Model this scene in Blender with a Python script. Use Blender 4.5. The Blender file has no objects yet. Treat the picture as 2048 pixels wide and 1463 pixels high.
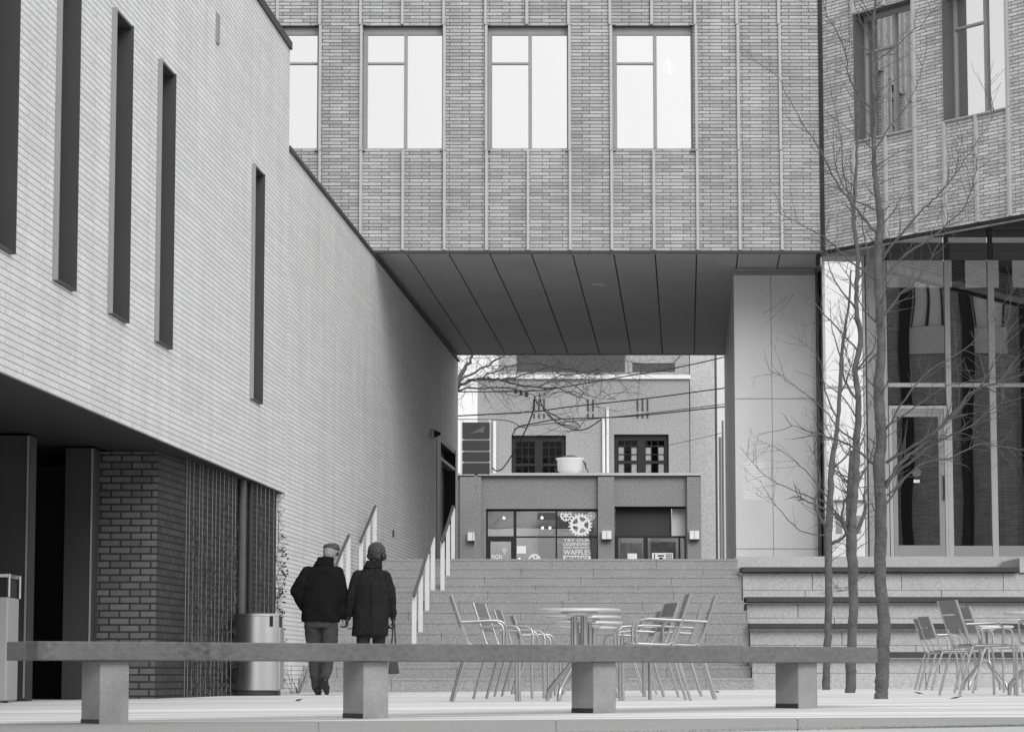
import bpy, bmesh, math, random
from mathutils import Vector, Matrix
R = math.radians
random.seed(7)
S = bpy.context.scene
COL = S.collection

# ------------------------------------------------------------------ camera, sky, sun, exposure
F = 5550.0                      # focal length in photo pixels (photo is 2048 wide)
PITCH = math.atan(617.0/F)
cam_d = bpy.data.cameras.new('camera'); cam = bpy.data.objects.new('camera', cam_d); COL.objects.link(cam)
cam.location = (0, 0, 0); cam.rotation_euler = (R(90)+PITCH, 0, 0)
cam_d.sensor_width = 36; cam_d.lens = F/2048*36; cam_d.clip_start = 0.3; cam_d.clip_end = 3000
S.camera = cam
SUN_EL, SUN_AZ = 31, 160        # degrees; azimuth clockwise from +Y
w = bpy.data.worlds.new("World"); S.world = w; w.use_nodes = True
nt = w.node_tree; nt.nodes.clear()
out = nt.nodes.new('ShaderNodeOutputWorld'); bg = nt.nodes.new('ShaderNodeBackground')
sky = nt.nodes.new('ShaderNodeTexSky'); sky.sky_type = 'NISHITA'; sky.sun_disc = False
sky.sun_elevation = R(SUN_EL); sky.sun_rotation = R(SUN_AZ); sky.dust_density = 4; sky.air_density = 1
bw = nt.nodes.new('ShaderNodeRGBToBW'); ma = nt.nodes.new('ShaderNodeMath'); ma.operation = 'MULTIPLY_ADD'
ma.inputs[1].default_value = 0.12; ma.inputs[2].default_value = 6.2   # overcast: the clear-sky gradient is flattened into cloud
nt.links.new(sky.outputs[0], bw.inputs[0]); nt.links.new(bw.outputs[0], ma.inputs[0])
nt.links.new(ma.outputs[0], bg.inputs[0]); bg.inputs[1].default_value = 0.12
nt.links.new(bg.outputs[0], out.inputs[0])
sd = bpy.data.lights.new('sun', 'SUN'); so = bpy.data.objects.new('sun', sd); COL.objects.link(so)
sd.energy = 1.5; sd.angle = R(34); sd.color = (1, 1, 1)
sv = Vector((math.sin(R(SUN_AZ))*math.cos(R(SUN_EL)), math.cos(R(SUN_AZ))*math.cos(R(SUN_EL)), math.sin(R(SUN_EL))))
so.rotation_euler = sv.to_track_quat('Z', 'Y').to_euler(); so.location = (0, -10, 30)
S.view_settings.view_transform = 'Standard'; S.view_settings.look = 'None'
S.view_settings.exposure = 0.3; S.view_settings.gamma = 1
S.render.engine = 'CYCLES'; S.cycles.max_bounces = 8; S.cycles.transparent_max_bounces = 12

# ------------------------------------------------------------------ survey helpers
cp, sp = math.cos(PITCH), math.sin(PITCH)
def ray(px, py):
    u, v = px-1024.0, 731.5-py
    return u, F*cp-v*sp, F*sp+v*cp
def P(px, py, Y):               # photo pixel on the vertical plane at distance Y
    a, b, c = ray(px, py); return a/b*Y, c/b*Y
def PV(px, py, Y):
    x, z = P(px, py, Y); return Vector((x, Y, z))
WA, WB = -5.4345, 0.0705        # white brick wall plane: X = WA + WB*Y
def WX(Y): return WA+WB*Y
def onwall(px, py, off=0.0):
    a, b, c = ray(px, py); Y = (WA+off)/(a/b-WB); return Y, c/b*Y
def gz(x, y):                   # height of the paved plaza
    return -(0.218-0.007*x+0.010*max(0.0, 20-y))

# ------------------------------------------------------------------ mesh builder
def sub(a, b): return (a[0]-b[0], a[1]-b[1], a[2]-b[2])
class MB:
    def __init__(s): s.v = []; s.f = []; s.sm = []
    def add(s, vs, fs, smooth=False):
        n = len(s.v); s.v += [tuple(v) for v in vs]
        for f in fs: s.f.append([i+n for i in f]); s.sm.append(smooth)
        return s
    def box(s, x0, y0, z0, x1, y1, z1):
        vs = [(x0,y0,z0),(x1,y0,z0),(x1,y1,z0),(x0,y1,z0),(x0,y0,z1),(x1,y0,z1),(x1,y1,z1),(x0,y1,z1)]
        return s.add(vs, [(0,3,2,1),(4,5,6,7),(0,1,5,4),(1,2,6,5),(2,3,7,6),(3,0,4,7)])
    def obox(s, c, ax, ay, az):   # centre and three half-axis vectors
        c, ax, ay, az = map(Vector, (c, ax, ay, az))
        vs = [c-ax-ay-az, c+ax-ay-az, c+ax+ay-az, c-ax+ay-az, c-ax-ay+az, c+ax-ay+az, c+ax+ay+az, c-ax+ay+az]
        return s.add(vs, [(0,3,2,1),(4,5,6,7),(0,1,5,4),(1,2,6,5),(2,3,7,6),(3,0,4,7)])
    def prism(s, poly, z0, z1, smooth=False):   # poly counter-clockwise in XY
        n = len(poly)
        vs = [(p[0], p[1], z0) for p in poly]+[(p[0], p[1], z1) for p in poly]
        s.add(vs, [tuple(range(n-1, -1, -1)), tuple(range(n, 2*n))])
        return s.add(vs, [(i, (i+1) % n, n+(i+1) % n, n+i) for i in range(n)], smooth)
    def tube(s, pts, r, n=8, cap=True):
        pts = [Vector(p) for p in pts]; m = len(pts)
        rs = r if isinstance(r, (list, tuple)) else [r]*m
        d0 = (pts[1]-pts[0]).normalized()
        up = Vector((0, 0, 1)) if abs(d0.z) < .9 else Vector((0, 1, 0))
        a = d0.cross(up).normalized(); vs = []
        for i in range(m):
            d = (pts[min(i+1, m-1)]-pts[max(i-1, 0)]).normalized()
            a = (a-d*a.dot(d)).normalized(); b = d.cross(a)
            for k in range(n):
                t = 2*math.pi*k/n; vs.append(pts[i]+(a*math.cos(t)+b*math.sin(t))*rs[i])
        fs = [(i*n+k, i*n+(k+1) % n, (i+1)*n+(k+1) % n, (i+1)*n+k) for i in range(m-1) for k in range(n)]
        s.add(vs, fs, True)
        if cap:
            s.add(vs[:n], [tuple(range(n-1, -1, -1))]); s.add(vs[-n:], [tuple(range(n))])
        return s
    def lathe(s, prof, c=(0, 0, 0), n=32, smooth=True, sx=1, sy=1):
        vs = [(c[0]+sx*r*math.cos(2*math.pi*k/n), c[1]+sy*r*math.sin(2*math.pi*k/n), c[2]+z) for r, z in prof for k in range(n)]
        fs = [(i*n+k, i*n+(k+1) % n, (i+1)*n+(k+1) % n, (i+1)*n+k) for i in range(len(prof)-1) for k in range(n)]
        return s.add(vs, fs, smooth)
    def ball(s, c, r, n=12, rx=1, ry=1, rz=1):
        prof = [(max(1e-4, math.sin(math.pi*i/n))*r, -math.cos(math.pi*i/n)*r*rz) for i in range(n+1)]
        return s.lathe(prof, c, n*2, True, rx, ry)
    def wall(s, O, U, N, u0, u1, z0, z1, holes, th):
        # upright wall with real openings; O + U*u along, N points INTO the wall
        O, U, N = Vector(O), Vector(U), Vector(N)
        us = sorted({u0, u1, *[h[0] for h in holes], *[h[2] for h in holes]})
        zs = sorted({z0, z1, *[h[1] for h in holes], *[h[3] for h in holes]})
        p = lambda u, z, d: O+U*u+N*d+Vector((0, 0, z))
        for i in range(len(us)-1):
            for j in range(len(zs)-1):
                uc, zc = (us[i]+us[i+1])/2, (zs[j]+zs[j+1])/2
                if any(h[0] < uc < h[2] and h[1] < zc < h[3] for h in holes): continue
                a, b, c, d = us[i], us[i+1], zs[j], zs[j+1]
                s.add([p(a,c,0), p(b,c,0), p(b,d,0), p(a,d,0)], [(0,1,2,3)])
                s.add([p(a,c,th), p(b,c,th), p(b,d,th), p(a,d,th)], [(3,2,1,0)])
        for (a, c, b, d), k in [((u0, z0, u1, z1), 1)]+[(h, -1) for h in holes]:
            q = [p(a,c,0), p(b,c,0), p(b,d,0), p(a,d,0), p(a,c,th), p(b,c,th), p(b,d,th), p(a,d,th)]
            fs = [(0,4,5,1), (1,5,6,2), (2,6,7,3), (3,7,4,0)]
            s.add(q, fs if k == 1 else [f[::-1] for f in fs])
        return s
    def build(s, name, m, parent=None, bevel=0, label=None):
        me = bpy.data.meshes.new(name); vs = s.v
        if parent is not None and getattr(s, 'world', True):
            pp = parent; o = None
            while pp is not None and o is None: o = pp.get('_base'); pp = pp.parent
            if o is not None: vs = [sub(v, o) for v in vs]
        me.from_pydata(vs, [], s.f); me.polygons.foreach_set('use_smooth', s.sm); me.update()
        me.materials.append(m)
        ob = bpy.data.objects.new(name, me); COL.objects.link(ob)
        if parent is not None: ob.parent = parent
        if bevel:
            b = ob.modifiers.new('bevel', 'BEVEL'); b.width = bevel; b.segments = 2; b.limit_method = 'ANGLE'
        if label: ob['label'] = label
        return ob
def L():                        # builder whose coordinates are already local to the parent
    m = MB(); m.world = False; return m
BASES = []
def thing(name, label, cat, base=(0, 0, 0), group=None, rz=0):
    o = bpy.data.objects.new(name, None); COL.objects.link(o); o.location = base; o.rotation_euler = (0, 0, rz)
    o.empty_display_size = .2
    o['_base'] = tuple(base); BASES.append(o); tag(o, label, cat, group); return o
def tag(o, label=None, cat=None, group=None, kind=None):
    if label: o['label'] = label
    if cat: o['category'] = cat
    if group: o['group'] = group
    if kind: o['kind'] = kind
    return o
def relocal(o):                 # single-mesh thing: put its origin at the middle of its base
    me = o.data; xs = [v.co.x for v in me.vertices]; ys = [v.co.y for v in me.vertices]; z = min(v.co.z for v in me.vertices)
    b = Vector(((min(xs)+max(xs))/2, (min(ys)+max(ys))/2, z)); me.transform(Matrix.Translation(-b)); o.location = b
    return o

# ------------------------------------------------------------------ materials (black-and-white film: everything is a grey)
def g(v): return (v, v, v, 1)
def mat(name, val, rough=.7, var=.12, scale=6, bump=.0, bscale=60, metal=0.0, fine=.0, spec=.4, fsc=55):
    m = bpy.data.materials.new(name); m.use_nodes = True; n = m.node_tree; b = n.nodes['Principled BSDF']
    b.inputs['Roughness'].default_value = rough; b.inputs['Metallic'].default_value = metal
    b.inputs['Specular IOR Level'].default_value = spec
    geo = n.nodes.new('ShaderNodeNewGeometry')
    no = n.nodes.new('ShaderNodeTexNoise'); no.inputs['Scale'].default_value = scale; no.inputs['Detail'].default_value = 5
    n.links.new(geo.outputs['Position'], no.inputs['Vector'])
    mr = n.nodes.new('ShaderNodeMapRange'); mr.inputs[1].default_value = .25; mr.inputs[2].default_value = .75
    mr.inputs[3].default_value = val*(1-var); mr.inputs[4].default_value = val*(1+var)
    n.links.new(no.outputs[0], mr.inputs[0]); last = mr.outputs[0]
    if fine:
        n2 = n.nodes.new('ShaderNodeTexNoise'); n2.inputs['Scale'].default_value = fsc; n2.inputs['Detail'].default_value = 2
        n.links.new(geo.outputs['Position'], n2.inputs['Vector'])
        m2 = n.nodes.new('ShaderNodeMapRange'); m2.inputs[1].default_value = .3; m2.inputs[2].default_value = .7
        m2.inputs[3].default_value = 1-fine; m2.inputs[4].default_value = 1+fine
        n.links.new(n2.outputs[0], m2.inputs[0])
        mu = n.nodes.new('ShaderNodeMath'); mu.operation = 'MULTIPLY'
        n.links.new(last, mu.inputs[0]); n.links.new(m2.outputs[0], mu.inputs[1]); last = mu.outputs[0]
    n.links.new(last, b.inputs['Base Color'])
    if bump:
        n3 = n.nodes.new('ShaderNodeTexNoise'); n3.inputs['Scale'].default_value = bscale; n3.inputs['Detail'].default_value = 4
        n.links.new(geo.outputs['Position'], n3.inputs['Vector'])
        bp = n.nodes.new('ShaderNodeBump'); bp.inputs['Strength'].default_value = bump; bp.inputs['Distance'].default_value = .02
        n.links.new(n3.outputs[0], bp.inputs['Height']); n.links.new(bp.outputs[0], b.inputs['Normal'])
    return m
def brick(name, v1, v2, mortar, bwid, row, msize, tang=(1, 0, 0), rough=.75, patch=.1, bump=.5, off=.5, flat=False, msm=.1, fine=.08):
    m = bpy.data.materials.new(name); m.use_nodes = True; n = m.node_tree; b = n.nodes['Principled BSDF']
    b.inputs['Roughness'].default_value = rough; b.inputs['Specular IOR Level'].default_value = .3
    geo = n.nodes.new('ShaderNodeNewGeometry'); dot = n.nodes.new('ShaderNodeVectorMath'); dot.operation = 'DOT_PRODUCT'
    dot.inputs[1].default_value = Vector(tang).normalized(); n.links.new(geo.outputs['Position'], dot.inputs[0])
    sep = n.nodes.new('ShaderNodeSeparateXYZ'); n.links.new(geo.outputs['Position'], sep.inputs[0])
    cmb = n.nodes.new('ShaderNodeCombineXYZ'); ad = n.nodes.new('ShaderNodeMath'); ad.inputs[1].default_value = 7.3; n.links.new(dot.outputs['Value'], ad.inputs[0]); n.links.new(ad.outputs[0], cmb.inputs[0])
    n.links.new(sep.outputs[1 if flat else 2], cmb.inputs[1])
    br = n.nodes.new('ShaderNodeTexBrick'); br.inputs['Scale'].default_value = 1
    br.inputs['Color1'].default_value = g(v1); br.inputs['Color2'].default_value = g(v2); br.inputs['Mortar'].default_value = g(mortar)
    br.inputs['Brick Width'].default_value = bwid; br.inputs['Row Height'].default_value = row
    br.inputs['Mortar Size'].default_value = msize; br.inputs['Mortar Smooth'].default_value = msm; br.offset = off
    n.links.new(cmb.outputs[0], br.inputs['Vector'])
    no = n.nodes.new('ShaderNodeTexNoise'); no.inputs['Scale'].default_value = 1.1; no.inputs['Detail'].default_value = 6
    st_ = n.nodes.new('ShaderNodeMapping'); st_.inputs['Scale'].default_value = (2.2, 2.2, .5); n.links.new(geo.outputs['Position'], st_.inputs[0]); n.links.new(st_.outputs[0], no.inputs['Vector'])
    mr = n.nodes.new('ShaderNodeMapRange'); mr.inputs[1].default_value = .25; mr.inputs[2].default_value = .75
    mr.inputs[3].default_value = 1-patch; mr.inputs[4].default_value = 1+patch; n.links.new(no.outputs[0], mr.inputs[0])
    n2 = n.nodes.new('ShaderNodeTexNoise'); n2.inputs['Scale'].default_value = 45; n2.inputs['Detail'].default_value = 2
    n.links.new(geo.outputs['Position'], n2.inputs['Vector'])
    m2 = n.nodes.new('ShaderNodeMapRange'); m2.inputs[1].default_value = .3; m2.inputs[2].default_value = .7
    m2.inputs[3].default_value = 1-fine; m2.inputs[4].default_value = 1+fine; n.links.new(n2.outputs[0], m2.inputs[0])
    q = n.nodes.new('ShaderNodeMath'); q.operation = 'MULTIPLY'; n.links.new(mr.outputs[0], q.inputs[0]); n.links.new(m2.outputs[0], q.inputs[1])
    mx = n.nodes.new('ShaderNodeVectorMath'); mx.operation = 'SCALE'
    n.links.new(br.outputs['Color'], mx.inputs[0]); n.links.new(q.outputs[0], mx.inputs['Scale'])
    n.links.new(mx.outputs[0], b.inputs['Base Color'])
    if flat: st_.inputs['Scale'].default_value = (.12, 2.6, 1)
    if bump:
        bp = n.nodes.new('ShaderNodeBump'); bp.invert = True; bp.inputs['Strength'].default_value = bump; bp.inputs['Distance'].default_value = .006
        n.links.new(br.outputs['Fac'], bp.inputs['Height']); n.links.new(bp.outputs[0], b.inputs['Normal'])
    return m
def glass(name, mirror, tint, through, wave=0.0, wscale=.8, rough=.0):
    m = bpy.data.materials.new(name); m.use_nodes = True; n = m.node_tree; n.nodes.remove(n.nodes['Principled BSDF'])
    o = n.nodes['Material Output']; mix = n.nodes.new('ShaderNodeMixShader'); mix.inputs[0].default_value = mirror
    tr = n.nodes.new('ShaderNodeBsdfTransparent'); tr.inputs[0].default_value = g(through)
    gl = n.nodes.new('ShaderNodeBsdfGlossy'); gl.inputs['Color'].default_value = g(tint); gl.inputs['Roughness'].default_value = rough
    n.links.new(tr.outputs[0], mix.inputs[1]); n.links.new(gl.outputs[0], mix.inputs[2]); n.links.new(mix.outputs[0], o.inputs[0])
    if wave:
        geo = n.nodes.new('ShaderNodeNewGeometry'); no = n.nodes.new('ShaderNodeTexNoise'); no.inputs['Scale'].default_value = wscale
        no.inputs['Detail'].default_value = 1; n.links.new(geo.outputs['Position'], no.inputs['Vector'])
        bp = n.nodes.new('ShaderNodeBump'); bp.inputs['Strength'].default_value = 1; bp.inputs['Distance'].default_value = wave
        n.links.new(no.outputs[0], bp.inputs['Height']); n.links.new(bp.outputs[0], gl.inputs['Normal'])
    return m
def emit(name, v, s):
    m = bpy.data.materials.new(name); m.use_nodes = True; b = m.node_tree.nodes['Principled BSDF']
    b.inputs['Base Color'].default_value = g(v); b.inputs['Emission Color'].default_value = g(1); b.inputs['Emission Strength'].default_value = s
    return m
AU = Vector((.721, -1, 0)).normalized()      # run of the angled facade, towards the camera
AN = Vector((1, .721, 0)).normalized()       # into the angled wall
WU = Vector((WB, 1, 0)).normalized(); WN = Vector((-1, WB, 0)).normalized()
M = dict(
 white=brick('white_roman_brick', .64, .71, .37, 1.2, .0575, .0060, WU, patch=.08, bump=.5, fine=.16),
 facade=brick('grey_roman_brick', .30, .45, .10, .33, .057, .0064, (1,0,0), patch=.17, bump=.7, off=.37, fine=.22),
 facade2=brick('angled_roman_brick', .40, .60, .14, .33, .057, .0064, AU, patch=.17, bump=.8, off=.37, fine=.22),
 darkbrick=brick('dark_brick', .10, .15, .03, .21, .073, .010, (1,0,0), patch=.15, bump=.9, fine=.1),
 shadebrick=brick('shaded_side_brick', .035, .060, .014, .21, .073, .010, (0,1,0), patch=.15, bump=.9, fine=.1),  # same brick as the front, with the side's shade put into its colour
 strip=mat('pale_metal_strip', .42, .5, .05, 3),
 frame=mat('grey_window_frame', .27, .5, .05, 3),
 frame2=mat('header_grey', .09, .5, .05, 3),
 slitshade=mat('shaded_slit_lining', .055, .5, .08, 3),  # darker than the near fin: shade inside the recess put into the colour
 soffit=mat('soffit_panel', .44, .5, .10, .7, fine=.28),
 black=mat('black_metal', .012, .6, .1, 3),
 dark=mat('dark_steel', .035, .5, .12, 1.5, fine=.06),
 panel=mat('cement_panel', .62, .7, .04, 1.5, fine=.13),
 pave=brick('paving', .66, .75, .38, 40.0, .47, .016, (1,0,0), patch=.34, bump=.1, flat=True, fine=.06),
 curb=mat('granite_kerb', .34, .8, .05, 2, fine=.3, bump=.1, bscale=80, fsc=110),
 road=mat('light_concrete_ground', .52, .85, .05, .8, fine=.2, fsc=110),
 step=mat('concrete_step', .29, .85, .08, 2.5, fine=.25, bump=.15, bscale=50),
 block=mat('terrace_block', .42, .85, .07, 2.0, fine=.2, bump=.1, bscale=50),
 wood=mat('weathered_timber', .20, .75, .18, 5, fine=.12, bump=.2, bscale=40),
 seatwood=mat('dark_timber_seat', .045, .6, .2, 3, fine=.1),
 leg=mat('granite_leg', .30, .8, .22, 4, fine=.07, bump=.15),
 steel=mat('brushed_stainless', .62, .30, .05, 3, metal=1.0),
 tubem=mat('bare_aluminium_tube', .46, .32, .05, 8, metal=.9),
 tablem=mat('pale_table_metal', .62, .4, .05, 8, metal=.3),
 slat=mat('grey_slat', .19, .5, .12, 6, metal=.2),
 bark=mat('tree_bark', .105, .9, .30, 9, fine=.2, bump=.7, bscale=50),
 twig=mat('twig_bark', .095, .9, .2, 9),
 coat1=mat('black_wool', .011, .95, .25, 14, fine=.2, bump=.25, bscale=40, spec=.08),
 coat2=mat('charcoal_wool', .019, .9, .22, 14, fine=.3, bump=.3, bscale=40, spec=.08),
 trouser=mat('grey_trouser', .050, .9, .2, 12, fine=.2, bump=.3, bscale=16),
 trouser2=mat('black_trouser', .02, .9, .2, 12),
 skin=mat('skin', .30, .55, .06, 12),
 hair=mat('grey_hair', .26, .8, .2, 40),
 cap=mat('tweed_cap', .07, .95, .3, 60, fine=.4),
 hat=mat('dark_knit_hat', .06, .95, .3, 50, fine=.4, bump=.4, bscale=90),
 shoe=mat('black_leather', .018, .4, .1, 5),
 bag=mat('dark_leather_bag', .035, .5, .15, 8),
 bin=mat('pale_grey_steel', .40, .5, .05, 4, metal=.2),
 stucco=mat('stucco', .33, .9, .07, .6, fine=.3, fsc=25, bump=.1, bscale=20),
 stucco2=mat('pale_stucco', .48, .9, .05, .5, fine=.2, fsc=25),
 stucco3=mat('storefront_stucco', .24, .9, .06, .8, fine=.3, fsc=25),
 stucco4=mat('recessed_fascia', .21, .9, .06, .8, fine=.12),
 paint=mat('white_paint', .75, .5, .04, 3),
 vinyl=mat('white_vinyl', .78, .5, .02, 3),
 poster=mat('printed_poster', .34, .6, .45, 4),
 wire=mat('black_cable', .02, .6, .1, 3),
 postm=mat('pale_painted_post', .62, .45, .04, 4),
 railm=mat('dark_rail', .10, .4, .05, 4),
 interior=mat('dim_interior', .045, .9, .5, .7),
 shopin=mat('shop_interior', .5, .9, .45, .7),
 leaf=mat('dry_leaf', .03, .8, .2, 9),
 asphalt=mat('asphalt', .07, .9, .1, 2, fine=.2),
 blind=mat('white_blind', .8, .8, .01, 2),
 mirror=glass('sky_reflecting_glass', .86, .84, .8, .0006, .5),
 dglass=glass('dark_curtain_glass', .24, .95, .45, .0022, .55),
 clear=glass('clear_glass', .05, .9, .98),
 sglass=glass('shop_glass', .16, .9, .75, .001, .6),
 bglass=glass('dark_pane', .10, .9, .30, .003, .8),
 lampglow=emit('lit_tube', .9, 1.6),
 lampwarm=emit('lit_bulb', .9, 3.0),
)
def struct(o): return tag(o, kind='structure')

# ------------------------------------------------------------------ ground
xs = [-60, -20]+[i*1.0 for i in range(-12, 17)]+[25, 60]
ys = [-70, -20, -5, 5, 10, 12, 14, 16, 18, 20, 24, 28, 32, 37.2, 44, 62, 120, 400, 1500]
m = MB(); n = len(xs)
far = lambda x, y: gz(max(-12, min(16, x)), max(8, y)) - .012
m.add([(x, y, far(x, y)) for y in ys for x in xs], [(j*n+i, j*n+i+1, (j+1)*n+i+1, (j+1)*n+i) for j in range(len(ys)-1) for i in range(n-1)])
struct(m.build('ground', M['road']))
def sheet(name, polyf, m_, dz, nx=24):     # strip between two curves, laid on the plaza surface
    m = MB(); pts = []
    for i in range(nx+1):
        t = i/nx; a, b = polyf(t); pts += [(a[0], a[1], gz(*a)+dz), (b[0], b[1], gz(*b)+dz)]
    m.add(pts, [(2*i, 2*i+2, 2*i+3, 2*i+1) for i in range(nx)]); return m.build(name, m_)
def kfar(x): return 15.9 if x < 1.2 else 15.9-.10*(x-1.2)**1.5
def knear(x): return 13.3+.32*(x+1) if x > -1 else 13.3
pm = MB(); px_ = [-9+i*.5 for i in range(47)]; py_ = [0, .1, .25, .5, .75, 1]
grid = []
for t in py_:
    for x in px_:
        y = kfar(x)+(37.3-kfar(x))*t; grid.append((x, y, gz(x, y)))
# knots so that the surface follows the bend of the plaza at y = 20
nn = len(px_)
ygr = [0]+[16.5, 18, 20, 24, 28, 32, 37.3]
grid = [(x, (kfar(x) if y == 0 else y), gz(x, kfar(x) if y == 0 else y)) for y in ygr for x in px_]
pm.add(grid, [(j*nn+i, j*nn+i+1, (j+1)*nn+i+1, (j+1)*nn+i) for j in range(len(ygr)-1) for i in range(nn-1)])
struct(pm.build('plaza_paving', M['pave']))
# granite kerb band: separate slabs with open joints
km = MB(); edges = [-9, -5.2, -3.35, -1.10, .25, 1.62, 3.0, 4.0]
for a, b in zip(edges, edges[1:]):
    k = 6; pts = []
    for i in range(k+1):
        x = a+.004+(b-a-.008)*i/k; yn, yf = knear(x), kfar(x)-.01; xn = x*yn/yf
        if yn > yf-.02: yn = yf-.02
        pts += [(xn, yn, gz(xn, yn)+.003), (x, yf, gz(x, yf)+.006)]
    km.add(pts, [(2*i, 2*i+2, 2*i+3, 2*i+1) for i in range(k)])
    km.add([(p[0], p[1], p[2]-.05) for p in pts[::2]]+pts[::2], [(i, i+1, k+2+i, k+1+i) for i in range(k)])
struct(km.build('kerb_band', M['curb']))
struct(sheet('kerb_bedding', lambda t: ((-8+t*11.6, knear(-8+t*11.6)+.06), (-8+t*11.6, kfar(-8+t*11.6)-.01)), M['road'], -.004))
UP = 1.80                                  # upper court level
ter = MB(); ter.prism([(WX(43.9)+.003, 43.9), (3.534, 43.9), (3.534, 62), (WX(62)+.003, 62)], UP-.35, UP)
ter.prism([(3.538, 44.3), (16, 44.3), (16, 62), (3.538, 62)], UP-.35, UP+.06)
struct(ter.build('upper_court', M['step']))
rd = MB(); rd.box(-60, 62.01, -.5, 80, 400, UP-.12)
struct(rd.build('street', M['asphalt']))
# ------------------------------------------------------------------ stone stairs
st = thing('stone_stairs', 'wide pale concrete stairs climbing under the bridge building, in two flights', 'stairs', (0, 37, -.2))
def steprow(y0, y1, z0, z1, xr, seed):
    rnd = random.Random(seed); m = MB(); x = None
    xa = WX(y0)+.004; cuts = [xa]; x = xa+rnd.uniform(.3, 1.4)
    while x < xr-.4: cuts.append(x); x += rnd.uniform(1.1, 1.7)
    cuts.append(xr)
    for i in range(len(cuts)-1):
        a, b = cuts[i]+(.002 if i else 0), cuts[i+1]-.002
        dz = rnd.uniform(-.001, .001)
        zt = z1+dz; zn = zt-.035
        if i == 0:
            m.prism([(WX(y0+.007)+.004, y0+.007), (b, y0+.007), (b, y1+.006), (WX(y1+.006)+.004, y1+.006)], -.36, zn-.0005)
            m.prism([(a, y0), (b, y0), (b, y1), (WX(y1)+.004, y1)], zn, zt)
        else: m.box(a, y0+.007, -.36, b, y1+.006, zn-.0005); m.box(a, y0, zn, b, y1, zt)
    return m
zb = -.2; y = 36.95; n1 = 9; r1 = (1.22-zb)/n1; tr1 = .44
def sxr(Y): return [3.21, 3.34, 3.45, 3.54][sum(Y > t-.05 for t in (39.08, 40.88, 42.68))]-.005
for i in range(n1):
    y1 = y+tr1 if i < n1-1 else 42.3
    steprow(y, y1-.001, -.35 if i == 0 else zb+r1*i-.03, zb+r1*(i+1), sxr(y), i).build('step', M['step'], st, .003)
    y = y1
zb2 = 1.22; r2 = (UP-zb2)/4
for i in range(4):
    steprow(y, y+.419 if i < 3 else 43.899, zb2+r2*i-.05, zb2+r2*(i+1)+(.004 if i == 3 else 0), sxr(y), 20+i).build('step', M['step'], st, .003)
    y += .42
# ------------------------------------------------------------------ seating terrace
te = thing('seating_terrace', 'block-built seating terrace with dark timber benches beside the stairs', 'terrace', (6, 37, -.2))
tiers = [(37.15, -.30, .215, 3.21), (38.95, .215, .625, 3.34), (40.75, .625, 1.045, 3.45), (42.55, 1.045, 1.55, 3.54)]
for i, (ty, z0, z1, xl) in enumerate(tiers):
    rnd = random.Random(50+i); m = MB(); h = (z1-z0)/2
    if i == 0: rows = [(-.35, .02), (.02, z1)]
    else: rows = [(z0+.0, z0+h*.95), (z0+h*.95, z1)]
    for (a, b) in rows:
        x = xl+rnd.uniform(.4, 1.3); c = [xl]
        while x < 15: c.append(x); x += rnd.uniform(1.2, 2.2)
        c.append(16)
        for k in range(len(c)-1):
            m.box(c[k]+(.004 if k else 0), ty+.13+rnd.uniform(0, .002), a+.004, c[k+1]-.004, ty+1.95, b)
    m.build('tier_wall', M['block'], te, .004)
    bm = MB()
    xe = 16 if i < 3 else P(2038, 1133, 42.55)[0]
    for k in range(4): bm.box(xl-.02, ty+.13*k, z1+.012, xe, ty+.13*k+.122, z1+.088)
    sl = bm.build('timber_seat', M['seatwood'], te, .004)
m = MB(); m.box(3.56, 44.25, 1.55, 16, 46.0, 1.872); m.box(P(2042, 1133, 42.5)[0], 42.62, 1.555, 16, 44.2, UP-.02)
m.build('top_tier', M['block'], te, .004)

# ------------------------------------------------------------------ white brick building on the left
wb = thing('white_brick_building', 'white long-brick building on the left with tall slit windows and dark ground floor', 'building', (WX(30), 30, -.23))
YS = 35.55                                  # seam between the tall near part and the lower far part
LO, HI, HF = 2.31, 8.10, 6.80
def slotY(px, py, off=0): return onwall(px, py, off)[0]
slots = []
near_px = [(97, 560), (208, 628), (302, 683), (494, 798)]
far_px = [(148, 582), (254, 646), (341, 697), (522, 808)]
for a, b in zip(near_px, far_px): slots.append((slotY(*a), slotY(*b, .05)))
slots.insert(0, (slots[0][0]-2.15, slotY(26, 508, .05)))
slots.insert(0, (slots[0][0]-2.15, slots[0][0]-1.6))
SB, ST = 3.24, 6.06
tops = {0: 8.6, 1: 8.6}
sfac = math.sqrt(1+WB*WB)
holes = [(a*sfac, SB, b*sfac, ST) for a, b in slots]
O = Vector((WA, 0, 0))+Vector((.03, 0, 0))
m = MB(); m.wall(O, WU, WN, 10*sfac, YS*sfac, LO, HI, holes, .38)
m.build('upper_wall', M['white'], wb)
m = MB(); doorh = ((slotY(873, 877))*sfac, UP, (slotY(911, 905))*sfac, 4.80)
m.wall(Vector((WA, 0, 0)), WU, WN, (YS+.003)*sfac, 60.35*sfac, -.6, HF, [doorh], .38)
m.build('lower_wall', M['white'], wb)
m = MB()    # the masses behind the two walls
def wp(Y, d): v = Vector((WA, 0, 0))+WU*(Y*sfac)+WN*d; return (v.x, v.y)
m.prism([wp(10, .75), wp(10, 7), wp(YS-.05, 7), wp(YS-.05, .75)][::-1], 2.5, HI-.1)
m.prism([wp(YS, .75), wp(YS, 7), wp(60.3, 7), wp(60.3, .75)][::-1], -.5, HF-.1)
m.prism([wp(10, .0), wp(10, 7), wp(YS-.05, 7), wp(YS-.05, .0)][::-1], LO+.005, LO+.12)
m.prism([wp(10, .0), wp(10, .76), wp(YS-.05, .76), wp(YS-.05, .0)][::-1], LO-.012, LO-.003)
m.build('building_core', M['black'], wb)
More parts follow.
